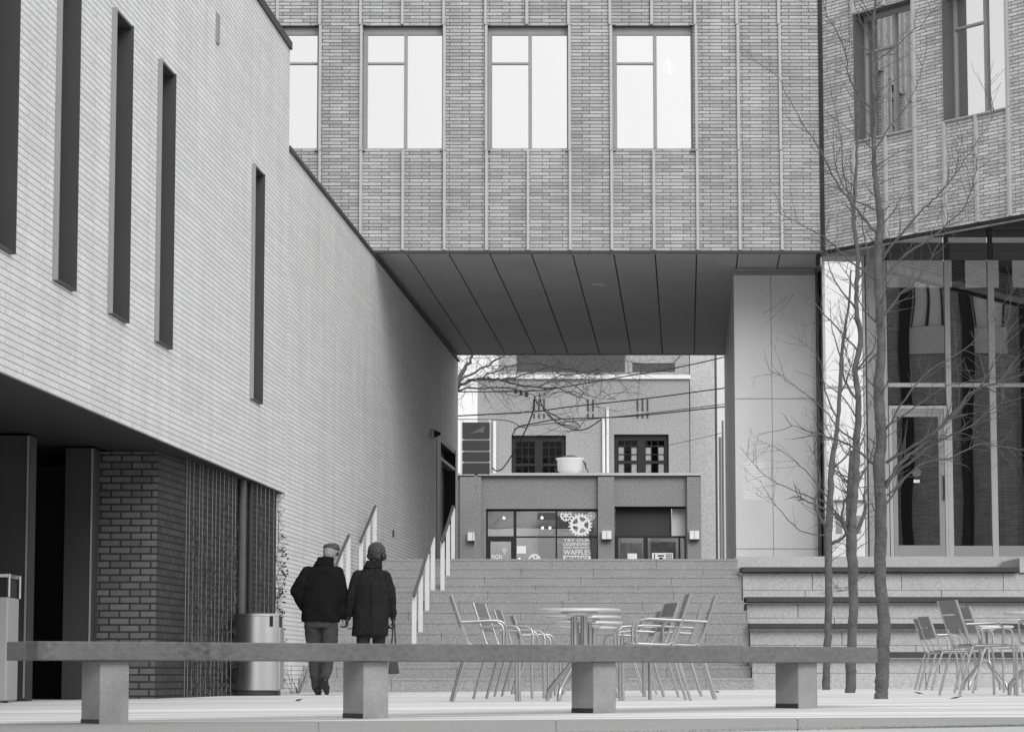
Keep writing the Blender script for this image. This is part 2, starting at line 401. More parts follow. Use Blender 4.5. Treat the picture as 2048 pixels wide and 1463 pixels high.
m = MB(); m.prism([wp(10, -.06), wp(YS+.02, -.06), wp(YS+.02, 7), wp(10, 7)], HI+.003, HI+.10)
m.build('roof_coping', M['dark'], wb)
m = MB(); m.prism([wp(YS+.06, -.04), wp(60.4, -.04), wp(60.4, 7), wp(YS+.06, 7)], HF+.003, HF+.045)
m.build('low_roof_coping', M['dark'], wb)
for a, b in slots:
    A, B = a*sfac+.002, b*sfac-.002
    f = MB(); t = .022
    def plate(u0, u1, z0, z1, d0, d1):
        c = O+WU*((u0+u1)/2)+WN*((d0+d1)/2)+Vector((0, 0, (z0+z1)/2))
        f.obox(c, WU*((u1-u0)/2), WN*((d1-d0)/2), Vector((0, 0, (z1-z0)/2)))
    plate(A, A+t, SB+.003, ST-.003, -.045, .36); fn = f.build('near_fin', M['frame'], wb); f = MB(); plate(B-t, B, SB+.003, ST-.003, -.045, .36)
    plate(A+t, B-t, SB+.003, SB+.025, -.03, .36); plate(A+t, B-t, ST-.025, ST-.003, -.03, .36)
    fo = f.build('slit_window', M['slitshade'], wb); w0 = fn.matrix_world.copy(); fn.parent = fo
    f = MB(); plate(A+t+.002, B-t-.002, SB+.03, ST-.03, .27, .285); f.build('pane', M['bglass'], fo)
# entrance under the overhang
m = MB(); c1 = (-3.67, 28.7); c2 = (WX(35.35)-.06, 35.35)
m.prism([(-4.40, 28.7), c1, (c1[0], 28.72), (-4.40, 28.95)], -.5, LO-.014)
m.build('front_brick_wall', M['darkbrick'], wb)
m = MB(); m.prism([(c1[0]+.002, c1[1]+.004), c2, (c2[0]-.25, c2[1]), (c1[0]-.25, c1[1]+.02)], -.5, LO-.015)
m.build('side_brick_wall', M['shadebrick'], wb)
m = MB(); m.prism([(c2[0]-.3, 35.352), (WX(35.35)+.0, 35.352), (WX(YS)+.0, YS-.002), (c2[0]-.3, YS-.002)], -.5, LO-.015)
m.build('wall_return', M['white'], wb)
def steelpier(px0, px1, Y, depth, name='steel_pier'):
    x0, _ = P(px0, 1300, Y); x1, _ = P(px1, 1300, Y+depth)
    g0 = gz(x1, Y)
    m = MB(); m.box(x0, Y, g0, x1, Y+depth, LO-.014); p = m.build(name, M['dark'], wb, .004)
    m = MB(); m.box(x1-.03, Y-.012, g0+.03, x1-.012, Y-.001, LO-.02); m.build('edge_highlight', M['frame'], p)  # paler strip painted in as the highlight along the steel edge
    return p
steelpier(124, 193, 28.2, .35); steelpier(-60, 66, 26.7, .35)
m = MB(); m.box(-8, 30.8, -.5, -3.9, 31.0, LO-.014); m.box(-8, 20, -.5, -7.7, 30.8, LO-.014)
m.build('lobby_wall', M['black'], wb)
x, z = P(139-65, 862, 29.2)
lm = MB(); lm.box(x-.015, 29.2, z-.01, x+.03, 29.23, z+.008)
lo_ = lm.build('lobby_lamp', M['lampwarm'], wb)
# downpipes on the side wall
dpv = Vector((c2[0]-c1[0], c2[1]-c1[1], 0)).normalized()
def sidept(px, off):    # point on the side brick wall seen at px
    a, b, c = ray(px, 1100); k = (c2[0]-c1[0])/(c2[1]-c1[1]); X0 = c1[0]-k*c1[1]+off
    Y = X0/(a/b-k); return a/b*Y, Y
for px in (484, 500):
    x, y = sidept(px, .05); m = MB(); m.tube([(x, y, gz(x, y)), (x, y, LO-.016)], .045 if px == 484 else .03, 10)
    m.build('downpipe', M['dark'] if px == 500 else mat('pipe', .10), wb)
# doorway at the far end
dw = MB(); u0, z0, u1, z1 = doorh; z0 += .012
def wbox(mb, u0, u1, z0, z1, d0, d1, off=0):
    c = Vector((WA+off, 0, 0))+WU*((u0+u1)/2)+WN*((d0+d1)/2)+Vector((0, 0, (z0+z1)/2))
    mb.obox(c, WU*((u1-u0)/2), WN*((d1-d0)/2), Vector((0, 0, (z1-z0)/2)))
wbox(dw, u0+.003, u0+.8, z0, z1-.004, -.01, .2); wbox(dw, u1-.12, u1-.003, z0, z1-.004, -.01, .2)
wbox(dw, u0+.8, u1-.12, z1-.08, z1-.004, 0, .2)
dr = dw.build('entrance_door', M['dark'], wb)
m = MB(); wbox(m, u0+.8, u1-.12, 4.36, 4.42, .0, .15); wbox(m, u0+1.0, u0+1.06, z0, 4.36, .0, .12); m.build('transom_bar', M['frame'], dr)
m = MB(); wbox(m, u0+.8, u1-.12, z0, z1-.08, .22, .24); m.build('pane', M['black'], dr)
# small fittings on the wall
def fitting(name, label, cat, px, py, w_, h, d, m_):
    Y, z = onwall(px, py, .03 if px < 567 else 0); m = MB(); off = .03 if px < 567 else 0
    wbox(m, Y*sfac-w_/2, Y*sfac+w_/2, z-h/2, z+h/2, -d, -.001, off); o = m.build(name, m_, None, .004); tag(o, label, cat); relocal(o)
fitting('wall_bracket', 'small metal bracket high on the white brick wall', 'bracket', 434, 58, .16, .34, .02, M['frame'])
fitting('wall_conduit', 'short dark conduit on the white wall above the stairs', 'conduit', 785, 1066, .03, .12, .03, M['dark'])
Y, z = onwall(862, 867); c = Vector((WX(Y), Y, z))
t_ = thing('wall_lamp', 'half-round lamp on the white wall before the far doorway', 'lamp', tuple(c))
m = L(); m.obox((.03, 0, 0), (.03, 0, 0), (0, .11, 0), (0, 0, .09)); m.build('lamp_base', M['strip'], t_, .01)
m = L(); m.tube([(.061, 0, 0), (.19, 0, 0)], [.085, .02], 12); m.build('lamp_shade', M['black'], t_)
# trellis wires and dry vine on the side wall
tw = thing('wire_trellis', 'vertical climbing wires strung over the dark side brick wall', 'trellis', (-3.4, 31, -.2))
m = MB(); wires_px = [372, 378, 386, 398, 404, 414, 424, 431, 439, 447, 456, 464, 470, 513, 521, 530, 538, 547]
wsm = mat('wire_steel', .22, .4, metal=.3)
for px in wires_px:
    x, y = sidept(px, .09); m = MB(); m.tube([(x, y, gz(x, y)), (x, y, LO-.016)], .005, 5); m.build('wire', wsm, tw)
vn = MB(); lf = MB(); rnd = random.Random(5)
for px in [380, 392, 405, 420, 440, 450, 465, 515, 530, 545, 552]:
    x, y = sidept(px, .07); z = gz(x, y); pts = [Vector((x, y, z))]; top = rnd.uniform(.7, 2.2)
    while z < top:
        z += .12; pts.append(Vector((x+rnd.uniform(0, .05), y+rnd.uniform(-.12, .12), z)))
    vn.tube(pts, [.007-.004*i/len(pts) for i in range(len(pts))], 5)
    for p in pts:
        for k in range(5):
            q = p+Vector((rnd.uniform(0, .09), rnd.uniform(-.25, .25), rnd.uniform(-.1, .1)))
            vn.tube([p, q], [.003, .0015], 4)
            if rnd.random() < .5:
                a = Vector((rnd.uniform(-1,1), rnd.uniform(-1,1), rnd.uniform(-1,1))).normalized()*.016; b = a.orthogonal().normalized()*.012
                lf.add([q-a, q+b, q+a, q-b], [(0,1,2,3)])
for k in range(80):   # leaves straggling over the end of the wall
    y = 35.3+rnd.uniform(-.1, .22); z = rnd.choice([rnd.uniform(.2, 2.1), rnd.gauss(1.35, .25)])
    q = Vector((WX(y)+rnd.uniform(.0, .08), y, z)); a = Vector((rnd.uniform(-1,1), rnd.uniform(-1,1), rnd.uniform(-1,1))).normalized()*.022; b = a.orthogonal().normalized()*.016
    lf.add([q-a, q+b, q+a, q-b], [(0,1,2,3)])
vt = thing('climbing_vine', 'bare winter vine climbing the dark brick side wall to its corner', 'vine', (-3.3, 32, -.2))
vn.build('stems', M['twig'], vt); lf.build('leaves', M['leaf'], vt)

# ------------------------------------------------------------------ bridge building (main ribbed facade over the passage)
bb = thing('bridge_building', 'grey ribbed brick building bridging over the passage, with bright windows', 'building', (1.5, 45, 6.87))
FY = 45.0
def fx(px, py=300): return P(px, py, FY)[0]
def fz(py): return P(1024, py, FY)[1]
SOF = fz(501); FTOP = 13.6
wins = [(551, 636), (725, 887), (975, 1138), (1226, 1387)]
H = [(fx(a), fz(298), fx(b), fz(52)) for a, b in wins]
XL, XRR = -6.2, fx(1646, 480)
m = MB(); m.wall((0, FY, 0), (1, 0, 0), (0, 1, 0), XL, XRR, SOF, FTOP, H, .40); m.build('brick_facade', M['facade'], bb)
m = MB(); m.prism([(XL, 45.9), (XRR+.03, 45.9), (XRR+.96, 59.7), (XL, 59.7)], SOF+.35, FTOP-.05); m.box(XL, 59.71, SOF+.0, XRR+.97, 60.0, FTOP-.05)
m.box(XL+.01, 45.41, FTOP-.3, XRR-.02, 45.89, FTOP-.06)
m.build('building_core', M['stucco'], bb)
m = MB(); m.box(XL, FY-.035, SOF-.045, XRR+.02, FY+.02, SOF-.003); m.build('drip_edge', M['dark'], bb)
# pale ribs, in three storeys of segments
ribs = [555, 640, 722, 806, 889, 973, 1056, 1140, 1223, 1307, 1394, 1478, 1562]
rw = .022
def rib(x, z0, z1):
    m = MB(); m.box(x-rw, FY-.055, z0, x+rw, FY-.001, z1); m.build('facade_rib', M['strip'], bb)
zA, zB = fz(301), fz(50)
for i, px in enumerate(ribs):
    x = fx(px)
    if px > 600: rib(x, SOF+.004, zA-.006)
    mid = any(a+8 < px < b-8 for a, b in wins)
    if not mid: rib(x-.006, zA+.006, zB-.006)
    rib(x-.02, zB+.006, FTOP)
m = MB()
for (a, b) in wins:       # small ledger caps where the segments meet
    for zz in (zA, zB):
        for px in (a, b):
            x = fx(px); m.box(x-.05, FY-.06, zz-.012, x+.05, FY-.002, zz+.003)
m.build('ledger_cap', M['frame'], bb)
for (a, b), (x0, z0, x1, z1) in zip(wins, H):
    f = MB(); d0, d1 = FY+.10, FY+.17
    xm0, xm1 = fx(a+82), fx(a+89)
    f.box(x0+.002, d0, z0+.002, x1-.002, d1, z0+.03)            # sill rail
    f.box(x0+.002, d0, z1-.13, x1-.002, d1, z1-.002)           # deep head
    f.box(x0+.002, d0, z0+.031, x0+.075, d1, z1-.131); f.box(x1-.03, d0, z0+.031, x1-.002, d1, z1-.131)
    f.box(xm0, d0-.004, z0+.031, xm1, d1, z1-.131)
    zt = fz(124); f.box(x0+.076, d0, zt-.02, xm0-.001, d1, zt+.016)
    fr = f.build('window', M['frame'], bb, .004)
    for q in ((x0+.076, z0+.032, xm0-.001, zt-.021), (x0+.076, zt+.017, xm0-.001, z1-.132), (xm1+.001, z0+.032, x1-.031, z1-.132)):
        p = MB(); p.box(q[0], FY+.135, q[1], q[2], FY+.14, q[3]); p.build('pane', M['mirror'], fr)
    p = MB(); p.box(x0+.01, FY+.36, z0+.01, x1-.01, FY+.37, z1-.01); p.build('blind', M['blind'], fr)
x0, zz0 = P(1334, 118, FY+.25); x1, zz1 = P(1341, 147, FY+.25)
p = MB(); p.add([(x0-.01, FY+.25, zz0), (x0+.05, FY+.25, zz0-.005), (x1+.035, FY+.25, zz1), (x1-.005, FY+.25, zz1)], [(0,1,2,3), (3,2,1,0)])
m = MB(); m.obox(((x0+x1)/2+.01, FY+.27, (zz0+zz1)/2), (.022, 0, 0), (0, .008, 0), (.012, 0, -.12)); m.build('ceiling_tube', emit('bright_tube', .9, 9), bb)
# soffit boards with open joints
jf = [725, 809, 894, 976, 1060, 1143, 1226.5, 1310, 1393.5, 1477, 1562]
m = MB(); jx = [XL]+[P(j, 509, FY)[0] for j in jf]+[XRR-.02]
k = .0625
for a, b in zip(jx, jx[1:]):
    ya, yb = FY+.03, 60
    for y_a, y_b in ((ya, 48.6), (48.606, 52.4), (52.406, 56.2), (56.206, yb)):
        m.prism([(a+.011+k*(y_a-ya), y_a), (b-.011+k*(y_a-ya), y_a), (b-.011+k*(y_b-ya), y_b), (a+.011+k*(y_b-ya), y_b)], SOF+.004, SOF+.03)
m.build('soffit_boards', M['soffit'], bb)
m = MB(); m.prism([(XL, FY+.42), (XRR-.03, FY+.42), (XRR+.9, 59.7), (XL, 59.7)], SOF+.05, SOF+.08); m.build('soffit_void', M['black'], bb)
x, z = P(1198, 569, 1); Yl = SOF/z; m = MB(); m.lathe([(.001, -.012), (.13, -.012), (.15, -.03), (.16, 0.003)], (x*Yl, Yl, SOF), 24)
tag(relocal(m.build('recessed_light', M['stucco2'])), 'round unlit downlight in the passage soffit', 'light')
# ------------------------------------------------------------------ panel-clad pier between passage and glass
PY = 47.0; pv = thing('panel_clad_wall', 'pale panel-clad wall between the passage and the glass front', 'wall', (4.4, PY, UP))
xl, xr = P(1470, 900, PY)[0], P(1637, 900, PY)[0]; xm = P(1545, 900, PY)[0]
zs_ = [UP+.03, P(1500, 1097, PY)[1], P(1500, 797, PY)[1], P(1500, 549, PY)[1]]
m = MB()
for a, b in ((xl, xm), (xm, xr)):
    for c, d in zip(zs_, zs_[1:]): m.box(a+.005, PY, c+.006, b-.005, PY+.02, d-.006)
m.build('cladding_panels', M['panel'], pv, .002)
bx = xl+.83
m = MB(); m.prism([(xl+.01, PY+.021), (xr, PY+.021), (xr+.62, 60), (bx, 60)], UP, SOF-.003); m.build('wall_core', M['soffit'], pv)
m = MB(); m.box(xl-.03, PY-.03, zs_[3]+.001, xr+.02, PY+.02, zs_[3]+.05); m.build('top_flashing', M['frame'], pv)
m = MB()
for i, px in enumerate((1640, 1646)): x = P(px, 900, PY-.3)[0]; m.box(x-.016, PY-.3, UP+.05, x+.01, PY+.2, SOF-.004)
m.build('edge_channel', M['dark'], pv)
x = P(1648, 900, PY-.2)[0]; m = MB(); m.box(xr+.004, PY-.02, UP+.08, x+.05, PY+.3, SOF-.005); m.build('edge_closure', M['black'], pv)
x0, z1 = P(1484, 921, PY-.004); x1, z0 = P(1535, 1001, PY-.004)
m = MB(); m.box(x0, PY-.004, z0, x1, PY-.001, z1); so_ = m.build('wall_notice', mat('notice_film', .66, .7, .02, 3), None)
rnd = random.Random(3); nlines = []
for i in range(13):
    m = MB()
    zz = z1-.05-i*.048; x = x0+.04+(0 if i < 2 or i > 9 else .09)
    while x < x1-.08-(.1 if i in (2, 3) else 0):
        ww = rnd.uniform(.02, .06); m.box(x, PY-.006, zz-.008-(.006 if i < 2 else 0), x+ww, PY-.0045, zz+.008); x += ww+.012
    nlines.append(m)
tag(so_, 'pale vinyl notice of small faded lines on the panel wall', 'notice')
nm_ = mat('notice_letter', .82, .6, .02, 3); lines = [q.build('text_line', nm_, so_) for q in nlines]; relocal(so_)
for q in lines: q.location = -so_.location
# ------------------------------------------------------------------ angled building on the right
ab = thing('angled_building', 'angled ribbed brick building at the right, above a dark glass front', 'building', (8, 43, 6.9))
A0 = Vector((XRR, FY, 0))
def apt(px, py):           # on the angled plane: returns u, z
    a, b, c = ray(px, py); # A0 + AU*u = (a/b*Y, Y)
    q = a/b; u = (q*A0.y-A0.x)/(AU.x-q*AU.y); Y = A0.y+AU.y*u; return u, c/b*Y
AB0 = SOF
def arect(l, r, yb, yt):
    u0 = apt(l, 150)[0]; u1 = apt(r, 150)[0]; return u0, yb, u1, yt
u_w1a, zb1 = apt(1712, 283); u_w1b, _ = apt(1830, 200); u_w2a, zb2_ = apt(1890, 238); u_w2b, _ = apt(2016, 200)
zt1 = apt(1712, 28)[1]
AH = [(u_w1a, zb1, u_w1b, zt1), (u_w2a, zb1, u_w2b, zt1)]
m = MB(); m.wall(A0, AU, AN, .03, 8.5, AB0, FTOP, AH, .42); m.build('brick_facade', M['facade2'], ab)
pts = [A0+AN*.75+AU*.6, A0+AN*.75+AU*8.5, Vector((18, 38, 0)), Vector((18, 46.2, 0)), Vector((6.0, 46.2, 0))]
m = MB(); m.prism([(p.x, p.y) for p in pts], 7.35, FTOP-.05); m.build('building_core', M['interior'], ab)
m = MB()
def abox(mb, u0, u1, z0, z1, d0, d1):
    mb.obox(A0+AU*((u0+u1)/2)+AN*((d0+d1)/2)+Vector((0, 0, (z0+z1)/2)), AU*((u1-u0)/2), AN*((d1-d0)/2), Vector((0, 0, (z1-z0)/2)))
abox(m, .03, 8.5, AB0-.05, AB0-.003, -.02, .06); m.build('drip_edge', M['black'], ab)
m = MB(); pts = [A0+AN*.43+AU*.1, A0+AN*.43+AU*8.5, Vector((16, 38.6, 0)), Vector((16, 46, 0)), Vector((5.5, 46, 0))]
m.prism([(p.x, p.y) for p in pts], 7.28, 7.32); m.build('soffit_boards', M['dark'], ab)
ar = [(1712, 1), (1775, 0), (1834, 1), (1893, 1), (1957, 0), (2022, 1), (2095, 1), (2170, 1)]
for px, full in ar:
    u = apt(px, 400)[0]
    for z0, z1, ok in ((AB0+.004, zb1-.006, True), (zb1+.006, zt1-.006, full), (zt1+.006, FTOP, True)):
        if z0 > zb1-.01 and z0 < zt1 and px in (1712, 1893): continue
        if not ok: continue
        m = MB(); abox(m, u-.022, u+.022, z0, z1, -.055, -.001); m.build('facade_rib', M['strip'], ab)
m = MB(); abox(m, .0, .05, AB0, FTOP, -.05, -.002); m.build('corner_joint', M['dark'], ab)
for (u0, z0, u1, z1) in AH:
    f = MB(); d0, d1 = .20, .27; um = u0+(u1-u0)*.52
    abox(f, u0+.002, u1-.002, z0+.002, z0+.035, d0, d1); abox(f, u0+.002, u1-.002, z1-.10, z1-.002, d0, d1)
    abox(f, u0+.002, u0+.05, z0+.036, z1-.101, d0, d1); abox(f, u1-.045, u1-.002, z0+.036, z1-.101, d0, d1)
    abox(f, um-.03, um+.03, z0+.036, z1-.101, d0-.004, d1); zt = z1-.62; abox(f, u0+.051, um-.031, zt-.02, zt+.02, d0, d1)
    fr = f.build('window', M['frame'], ab, .004)
    f = MB(); abox(f, u0-.02, u1+.02, z0-.02, z0-.001, -.04, .2); f.build('sill', M['strip'], fr)
    f = MB(); abox(f, u0+.001, u0+.012, z0+.002, z1-.002, -.03, .199); f.build('reveal_panel', M['frame2'], fr)
    f = MB(); abox(f, u0+.013, u1-.003, z1-.02, z1-.003, -.02, .199); f.build('head_panel', M['frame2'], fr)
    for q in ((u0+.051, z0+.036, um-.031, zt-.021), (u0+.051, zt+.021, um-.031, z1-.101), (um+.031, z0+.036, u1-.046, z1-.101)):
        p = MB(); abox(p, q[0], q[2], q[1], q[3], .235, .24); p.build('pane', M['mirror'], fr)
    p = MB(); abox(p, u0, u1, z0, z1, .44, .46); p.build('room_back', M['interior'], fr)
# ------------------------------------------------------------------ glass front under it
GY = 45.25; FL = 1.875
gf = thing('glass_front', 'dark glazed shopfront with metal mullions under the angled building', 'shopfront', (8, GY, 1.87))
def gx(px, py=800): return P(px, py, GY)[0]
def gzz(py): return P(1800, py, GY)[1]
GT = 7.27
pn = [1771, 1897, 1985, 2110, 2240, 2370, 2500, 2640]
m = MB()
for i, px in enumerate(pn):
    x = gx(px); ww = .042 if i else .03; 
    if px == 1985: ww = .05
    m.box(x-ww, GY-.06, FL, x+ww, GY+.06, gzz(521))
fr = m.build('mullions', M['strip'], gf, .003)
m = MB()
for i, px in enumerate(pn): x = gx(px); m.box(x-.035, GY-.06, gzz(520.9), x+.035, GY+.06, GT)
m.build('upper_mullions', M['dark'], gf, .003)
def hbar(py0, py1, pxa, pxb, name, mt, pr=.05):
    m = MB(); m.box(gx(pxa), GY-pr, gzz(py1), gx(pxb), GY+.05, gzz(py0)); return m.build(name, mt, gf, .003)
fr2 = mat('mullion_grey', .20, .5, .05)
for a, b, lo, hi in ((1771, 1897, 0, 0), (1897, 1985, 0, 0), (1985, 2110, 0, 0), (2110, 2240, 0, 0), (2240, 2370, 0, 0), (2370, 2500, 0, 0), (2500, 2640, 0, 0)):
    x0, x1 = gx(a)+.045, gx(b)-.052
    for (p0, p1, nm) in ((486, 501.6, 'header_rail'), (502, 520, 'header_rail'), (766, 774, 'transom')):
        m = MB(); m.box(x0, GY-.045, gzz(p1), x1, GY+.045, gzz(p0)); m.build(nm, M['strip'] if nm == 'transom' else M['frame2'], gf, .002)
    segs = [(520, 766)]
    if a != 1771:
        m = MB(); m.box(x0, GY-.045, FL, x1, GY+.045, gzz(1091)); m.build('base_rail', M['frame'], gf, .002); segs.append((774, 1091))
    else: segs.append((774, 808))
    for p0, p1 in segs:
        m = MB(); m.box(x0, GY-.006, gzz(p1), x1, GY+.006, gzz(p0)); m.build('pane', M['dglass'], gf)
    m = MB(); m.box(x0, GY-.006, gzz(486), x1, GY+.006, GT); m.build('pane', M['dglass'], gf)
# door
x0, x1 = gx(1775)+.01, gx(1893)-.0; zt = gzz(811)
m = MB(); m.box(x0, GY-.05, FL, x0+.055, GY+.05, zt); m.box(x1-.055, GY-.05, FL, x1, GY+.05, zt); m.box(x0+.055, GY-.05, zt-.06, x1-.055, GY+.05, zt)
dfm = m.build('door_frame', M['strip'], gf, .003)
m = MB(); a, b = x0+.06, x1-.06; zt2 = zt-.065
m.box(a, GY-.04, FL+.01, a+.07, GY+.03, zt2); m.box(b-.09, GY-.04, FL+.01, b, GY+.03, zt2)
m.box(a+.07, GY-.04, FL+.01, b-.09, GY+.03, gzz(1090)); m.box(a+.07, GY-.04, zt2-.12, b-.09, GY+.03, zt2)
dl = m.build('door', M['frame'], gf, .003)
m = MB(); m.box(a+.07, GY-.01, gzz(1090), b-.09, GY+.0, zt2-.12); m.build('pane', M['dglass'], dl)
x = gx(1883); m = MB(); m.tube([(x, GY-.09, FL+.95), (x, GY-.09, FL+1.35)], .014, 8); m.tube([(x, GY-.09, FL+.97), (x, GY-.04, FL+.97)], .01, 6); m.tube([(x, GY-.09, FL+1.33), (x, GY-.04, FL+1.33)], .01, 6)
m.build('handle', M['dark'], dl)
xc, zc = P(1833, 944, GY-.012); m = MB()
m.tube([(xc, GY-.012, zc), (xc, GY-.018, zc)], .075, 20)
sk = m.build('door_sticker', mat('grey_sticker', .12, .6, .5, 30), dl)
m = MB(); m.box(xc-.05, GY-.015, zc-.17, xc+.05, GY-.012, zc-.12); m.build('door_label', M['vinyl'], dl)
# room behind the glass
m = MB(); m.box(gx(1771)+.9, 52, FL-.3, 16, 52.2, GT); m.box(gx(1771)+.04, GY+.08, FL-.3, 16, 52, FL-.005)
m.prism([(gx(1771)-.0, GY+.08), (gx(1771)+.06, GY+.08), (gx(1771)+.95, 52), (gx(1771)+.89, 52)], FL, GT)
m.build('room_shell', M['interior'], gf)
m = MB()
for px in (1925, 2020): x = P(px, 900, 47)[0]; m.box(x-.1, 47, FL, x+.1, 47.2, GT)
m.build('inner_column', M['frame'], gf)
# ------------------------------------------------------------------ corner pier and clear strip window
cw = thing('corner_window', 'tall clear corner window between the panel wall and the grey pier', 'window', (5.4, 45.2, FL))
x0, x1 = P(1648, 900, 45.2)[0], P(1733, 900, 45.2)[0]
z520, z1110 = P(1690, 522, 45.2)[1], FL
m = MB(); m.box(x0, 45.15, FL, x0+.04, 45.25, 6.84); m.box(x1-.035, 45.15, FL, x1, 45.25, 6.84)
m.box(x0+.04, 45.15, z520, x1-.035, 45.25, 6.84); zt = P(1690, 774, 45.2)[1]; m.box(x0+.04, 45.16, zt-.02, x1-.035, 45.24, zt+.02)
m.box(x0+.04, 45.15, FL, x1-.035, 45.25, FL+.025)
m.build('window_frame', M['strip'], cw, .003)
m = MB(); m.box(x0+.04, 45.2, FL+.026, x1-.035, 45.206, zt-.021); m.box(x0+.04, 45.2, zt+.021, x1-.035, 45.206, z520-.001); m.build('pane', M['clear'], cw)
m = MB(); m.box(x0-.05, 45.12, 6.842, x1+.35, 45.3, 7.275); m.build('header_panel', M['frame'], cw)
m = MB(); m.box(XRR-.03, 45.08, 6.62, x0-.051, 45.6, 7.275); m.build('corner_fascia', M['black'], cw)
m = MB(); m.box(P(1735, 900, 45.2)[0], 45.1, FL-.01, P(1769, 900, 45.2)[0], 45.5, 6.84); o = m.build('corner_pier', M['frame'], None, .004)
tag(relocal(o), 'slim grey pier between the corner window and the dark glass', 'pier')

# ------------------------------------------------------------------ far side of the street
def far_(px, py, Y): return P(px, py, Y)
fb = thing('shop_building', 'stucco shop building across the street seen through the passage', 'building', (2, 90, 1.7))
Y1, Y2 = 88.0, 92.0
def bx2(name, px0, py0, px1, py1, Y, d, m_, par, bev=0):
    x0, z1 = P(px0, py0, Y); x1, z0 = P(px1, py1, Y); m = MB(); m.box(x0, Y, z0, x1, Y+d, z1); return m.build(name, m_, par, bev)
# upper storey block with window holes
zlow = 5.6
wpx = [(1023, 870, 1132, 957), (1228, 868, 1338, 950)]
h2 = []
for a, b, c, d in wpx:
    x0, z1 = P(a, b, Y2); x1, z0 = P(c, d, Y2); h2.append((x0, z0, x1, z1))
xa, xb = P(955, 800, Y2)[0], P(1378, 800, Y2)[0]
m = MB(); m.wall((0, Y2, 0), (1, 0, 0), (0, 1, 0), xa, xb, 1.6, P(1024, 752, Y2)[1], h2, .4); m.build('upper_wall', M['stucco'], fb)
bx2('cornice', 953, 749, 1381, 757, Y2-.12, .5, M['paint'], fb)
x0, z0 = P(997, 750, Y2+1.5); x1, _ = P(1378, 750, Y2+1.5)
h3 = []
for a, b, c, d in ((1033, 690, 1250, 751), (1252, 726, 1350, 751)):
    p0, q1 = P(a, b, Y2+1.5); p1, q0 = P(c, d, Y2+1.5); h3.append((p0, q0+.12, p1, q1))
h3[1] = (h3[0][2]+.25, h3[1][1], h3[1][2], h3[1][3])
m = MB(); m.wall((0, Y2+1.5, 0), (1, 0, 0), (0, 1, 0), x0, x1, z0-1, z0+2.4, h3, .4); m.build('top_wall', M['stucco'], fb)
m = MB(); m.box(x0+.05, Y2+2.0, z0-1, x1-.05, Y2+2.05, z0+2.3); m.box(xa+.05, Y2+.55, 1.6, xb-.05, Y2+.6, z0-.3); m.build('room_back', M['interior'], fb)
m = MB(); m.box(xa+.05, Y2+.41, z0-.35, xb-.05, Y2+1.49, z0-.25); m.build('roof_deck', M['stucco'], fb)
for (p0, q0, p1, q1) in h3:
    m = MB(); m.box(p0, Y2+1.62, q0, p1, Y2+1.66, q1); m.build('pane', M['bglass'], fb)
bx2('side_wing', 1379, 640, 1432, 1130, 93.5, 6, M['stucco2'], fb)
bx2('side_wing', 1432.5, 600, 1500, 1130, 97, 6, mat('far_white_wall', .7, .9, .03), fb)
for i, (x0, z0, x1, z1) in enumerate(h2):
    f = MB(); d = Y2+.15; t = .09; xm = (x0+x1)/2
    f.box(x0, d, z1-.2, x1, d+.1, z1); f.box(x0, d, z0, x0+.14, d+.1, z1-.2); f.box(x1-.14, d, z0, x1, d+.1, z1-.2)
    f.box(xm-.13, d, z0, xm+.13, d+.1, z1-.2); zm = z0+(z1-z0)*.33
    f.box(x0+.14, d, zm-.04, xm-.13, d+.1, zm+.04); f.box(xm+.13, d, zm-.04, x1-.14, d+.1, zm+.04)
    for s0, s1 in ((x0+.14, xm-.13), (xm+.13, x1-.14)):
        for q in (1, 2): xx = s0+(s1-s0)*q/3; f.box(xx-.012, d+.03, z0, xx+.012, d+.06, z1-.2)
        for q in (.52, .73): zz = z0+(z1-z0)*q; f.box(s0, d+.031, zz-.012, s1, d+.059, zz+.012)
    wn = f.build('window', M['black'], fb)
    m = MB(); m.box(x0+.14, d+.07, z0, x1-.14, d+.075, z1-.2); m.build('pane', M['bglass'], wn)
    if i == 1:
        for s0, s1 in ((x0+.14, xm-.13), (xm+.13, x1-.14)):
            for q in (0, 2):
                a = s0+(s1-s0)*q/3; b = a+(s1-s0)/3
                for q0, q1 in ((zm+.06, zm+.5), (z0+.02, zm-.05)): m = MB(); m.box(a+.02, d+.062, q0, b-.02, d+.068, q1); m.build('paper_sheet', M['stucco'], wn)
for grp in ((1068, 1078, 1088), (1176, 1186), (1275, 1285, 1295)):
    m = MB()
    for px in grp:
        for a, b in ((798, 822), (827, 836)):
            x0, z1 = P(px-1.8, a, Y2-.02); x1, z0 = P(px+1.8, b, Y2-.02); m.box(x0, Y2-.02, z0, x1, Y2-.001, z1)
    m.build('slot_vent', mat('slot_grey', .06), fb)
# lower shopfront block
zr = P(1024, 951, Y1)[1]
def hole(a, b, c, d, Y=Y1):
    x0, z1 = P(a, b, Y); x1, z0 = P(c, d, Y); return (x0, z0, x1, z1)
xa, xb = P(890, 1000, Y1)[0], P(1402, 1000, Y1)[0]
hs = [hole(972, 1017, 1196, 1128), hole(1229, 1012, 1373, 1128)]
m = MB(); m.wall((0, Y1, 0), (1, 0, 0), (0, 1, 0), xa, xb, 1.6, zr, hs, .5); m.build('shopfront_wall', M['stucco3'], fb)
bx2('pier', 968-48, 953, 962, 1128, Y1-.2, .198, M['stucco3'], fb); bx2('pier', 1196, 953, 1229, 1128, Y1-.2, .198, M['stucco3'], fb); bx2('pier', 1374, 953, 1402, 1128, Y1-.2, .198, M['stucco3'], fb)
x0, z0 = P(885, 953, Y1-.2); x1, z1 = P(1403, 949, Y1-.2)
